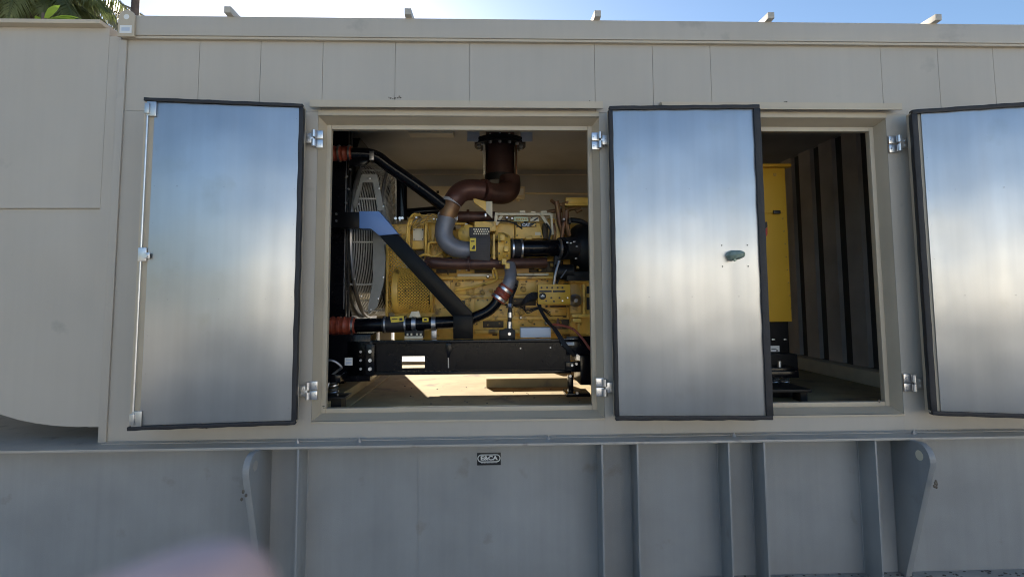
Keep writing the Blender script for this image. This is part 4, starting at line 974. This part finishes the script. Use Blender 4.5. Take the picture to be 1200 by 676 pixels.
lb = one('rating_label', 'white', al, lambda q: q.pbox(902, 405, 913.5, 412, YC+.044, .004, 0)); one('label_print', 'ink', lb, lambda q: (q.pbox(904, 408.6, 910, 409.4, YC+.043, .0006, 0), q.pbox(909.5, 410, 912, 411.4, YC+.043, .0006, 0)))
one('stud', 'chrome', al, lambda q: (q.cyl(at(913.5, 430, .6), at(913.5, 423, .6), .012, seg=8), q.pbox(905, 397, 908.5, 398.6, YC+.03, .02, .002), q.pbox(919, 397, 922.5, 398.6, YC+.03, .02, .002)))
b = MB(); b.pbox(880, 456.5, 952, 460, .34, .5, .003); b.box(at(890, 460, .4).x, at(900, 460, .4).x, .40, .5, FLR+.001, az(460, .36, 900)); b.box(at(938, 460, .4).x, at(946, 460, .4).x, .40, .5, FLR+.001, az(460, .36, 940))
tag(b.build('floor_bearer', 'blackm'), 'dark steel bearer on the floor in front of the springs in the right opening', 'bearer')

# ================================================================== palms behind
def frond(q, base, az_, el, L, rr, droop=1.0, wide=.42, pairs=34):
    d = Vector((math.cos(az_)*math.cos(el), math.sin(az_)*math.cos(el), math.sin(el)))
    P = []; p = Vector(base); n = 14; v = d.copy()
    for i in range(n+1):
        P.append(p.copy()); v = (v+Vector((0, 0, -.085*droop*(1+i*.06)))).normalized(); p = p+v*(L/n)
    q.tube(P, [.028*(1-.8*i/n) for i in range(n+1)], 5, smooth=False)
    for k in range(pairs):
        f = .12+.88*k/pairs; i = min(n-1, int(f*n)); tt = f*n-i
        c = P[i].lerp(P[i+1], tt); ta = (P[i+1]-P[i]).normalized()
        side = ta.cross(Vector((0, 0, 1))); side = side.normalized() if side.length > .01 else Vector((1, 0, 0))
        ln = wide*(math.sin(PI*min(1, f*.85+.12))**.7)*rr.uniform(.8, 1.15)
        for s in (-1, 1):
            e = (side*s+ta*.55+Vector((0, 0, -.45*droop-rr.random()*.5))).normalized()
            wv = ta*.014
            m_ = c+e*ln*.5+Vector((0, 0, .02)); tip = c+e*ln+Vector((0, 0, -.06*ln/.4))
            vs = [q.bm.verts.new(x) for x in (c-wv, c+wv, m_+wv*1.5, tip, m_-wv*1.5)]
            q.bm.faces.new(vs)
M['frond'] = mat('palm_leaf', (.075, .10, .035), .4, col2=(.15, .17, .075), vscale=1.5)
M['frond2'] = mat('palm_leaf_grey', (.15, .16, .10), .45, col2=(.24, .22, .14), vscale=1.5)
M['leafb'] = mat('bright_leaf', (.20, .34, .03), .4, var=.2, vscale=4)
M['bark'] = mat('palm_bark', (.11, .085, .075), .8, col2=(.06, .045, .04), vscale=12, bump=.6, bscale=30)
for m_ in ('frond', 'frond2', 'leafb'):
    t_ = M[m_].node_tree; bs = t_.nodes['Principled BSDF']; out = t_.nodes['Material Output']
    tr = t_.nodes.new('ShaderNodeBsdfTranslucent'); ms = t_.nodes.new('ShaderNodeMixShader'); ms.inputs[0].default_value = .45
    t_.links.new(bs.inputs['Base Color'].links[0].from_socket, tr.inputs[0])
    t_.links.new(bs.outputs[0], ms.inputs[1]); t_.links.new(tr.outputs[0], ms.inputs[2]); t_.links.new(ms.outputs[0], out.inputs[0])
def palm(name, px, Y, zc, label, n, L, leaf, seed, trunk_r=.14, lean=0.0, droop=1.0):
    rr = random.Random(seed); x = at(px, 8, Y).x
    t = thing(name, label, 'palm', (x-lean, Y, 0))
    one('trunk', 'bark', t, lambda q: q.tube([(x-lean, Y, -.1), (x-lean*.6, Y, zc*.4), (x-lean*.2, Y, zc*.75), (x, Y, zc+.1)], [trunk_r*1.5, trunk_r*1.1, trunk_r, trunk_r*.9], 12))
    def crown(q):
        for k in range(n):
            frond(q, (x+rr.uniform(-.06, .06), Y+rr.uniform(-.06, .06), zc+rr.uniform(-.05, .15)), 2*PI*k*.382+rr.uniform(-.2, .2), rr.uniform(-.5, 1.2), L*rr.uniform(.75, 1.1), rr, droop*rr.uniform(.8, 1.3))
    one('crown', leaf, t, crown, smooth=False)
palm('palm_tree', 40, 5.2, 6.45, 'dense green palm tree whose hanging fronds show above the radiator hood', 38, 1.7, 'frond', 3, droop=1.3)
palm('palm_tree', -20, 6.5, 6.8, 'paler grey green palm tree at the far left behind the radiator hood', 28, 2.0, 'frond2', 8, droop=1.4)
palm('palm_tree', 104, 7.5, 7.5, 'pale feathery palm tree with thin fronds next to the lifting eye', 13, 1.9, 'frond2', 14, droop=1.5)
palm('palm_tree', 158.5, 6.0, 9.4, 'slim palm tree showing only its bare brown trunk beside the lifting eye', 20, 2.2, 'frond', 21, trunk_r=.062, lean=0, droop=.9)
def bana(q):
    rr = random.Random(4); c = at(52, 33, 4.2)
    for k in range(7):
        a = rr.uniform(0, 2*PI); P = [c+Vector((math.cos(a)*r_, math.sin(a)*r_, .10+.16*math.sin(r_*4.5)-.1*r_)) for r_ in (0, .1, .2, .3, .4)]
        wd = (.015, .04, .05, .035, .006); s = Vector((-math.sin(a), math.cos(a), 0)); L_ = [q.bm.verts.new(p-s*w_) for p, w_ in zip(P, wd)]; R_ = [q.bm.verts.new(p+s*w_+Vector((0, 0, .01))) for p, w_ in zip(P, wd)]
        for i in range(4): q.bm.faces.new([L_[i], R_[i], R_[i+1], L_[i+1]])
t = thing('banana_plant', 'small bright yellow green leafy plant tip over the radiator hood roof', 'plant', (at(52, 33, 4.2).x, 4.2, 0))
one('stem', 'bark', t, lambda q: q.cyl((at(52, 33, 4.2).x, 4.2, -.05), (at(52, 33, 4.2).x, 4.2, at(52, 33, 4.2).z+.2), .06, .04))
one('leaf', 'leafb', t, bana)

# ================================================================== the photographer's hand beside the lens
def cs(r, u, f): return EYE+RT*(r+.0082)+UP*(u+.0040)+FW*f
def hand():
    V, E, Rr = [], [], []
    def add(p, r, par=None):
        V.append(cs(*p)); Rr.append(r); k = len(V)-1
        if par is not None: E.append((par, k))
        return k
    palm = add((-.150, -.085, .022), .026); wrist = add((-.195, -.135, -.02), .026, palm); fore = add((-.29, -.29, -.12), .034, wrist); add((-.36, -.40, -.19), .040, fore)
    def finger(base, pts, rs):
        k = add(base, rs[0]*1.15, palm)
        for p, r in zip(pts, rs): k = add(p, r, k)
    finger((-.118, -.066, .036), [(-.082, -.0600, .047), (-.055, -.0465, .051), (-.036, -.0378, .050), (-.0305, -.0368, .0495)], [.0090, .0085, .0080, .0066])
    finger((-.112, -.088, .030), [(-.080, -.098, .046), (-.062, -.104, .040), (-.052, -.106, .024)], [.0095, .0088, .0082, .0078])
    finger((-.112, -.108, .020), [(-.082, -.124, .036), (-.064, -.128, .030), (-.055, -.128, .014)], [.0092, .0086, .0080, .0076])
    finger((-.118, -.124, .010), [(-.094, -.143, .022), (-.078, -.147, .018), (-.070, -.146, .006)], [.0082, .0076, .0070, .0066])
    finger((-.160, -.085, -.008), [(-.140, -.062, -.028), (-.118, -.050, -.034), (-.098, -.044, -.034)], [.0125, .0110, .0100, .0090])
    me = bpy.data.meshes.new('hand'); me.from_pydata([v-EYE for v in V], E, [])
    o = bpy.data.objects.new('hand', me); COL.objects.link(o); o.location = EYE
    sk = o.modifiers.new('skin', 'SKIN'); sk.use_smooth_shade = True
    for v, r in zip(me.skin_vertices[0].data, Rr): v.radius = (r, r)
    me.skin_vertices[0].data[0].use_root = True
    sb = o.modifiers.new('sub', 'SUBSURF'); sb.levels = 2; sb.render_levels = 2
    dg = bpy.context.evaluated_depsgraph_get(); m2 = bpy.data.meshes.new_from_object(o.evaluated_get(dg))
    o.modifiers.clear(); o.data = m2; m2.materials.clear(); m2.materials.append(M['skin']); m2.shade_smooth()
    tag(o, 'out of focus pinkish finger of the photographer poking in at the lower left', 'hand')
hand()
cam_d.dof.use_dof = True; cam_d.dof.focus_distance = 3.6; cam_d.dof.aperture_fstop = 8.5
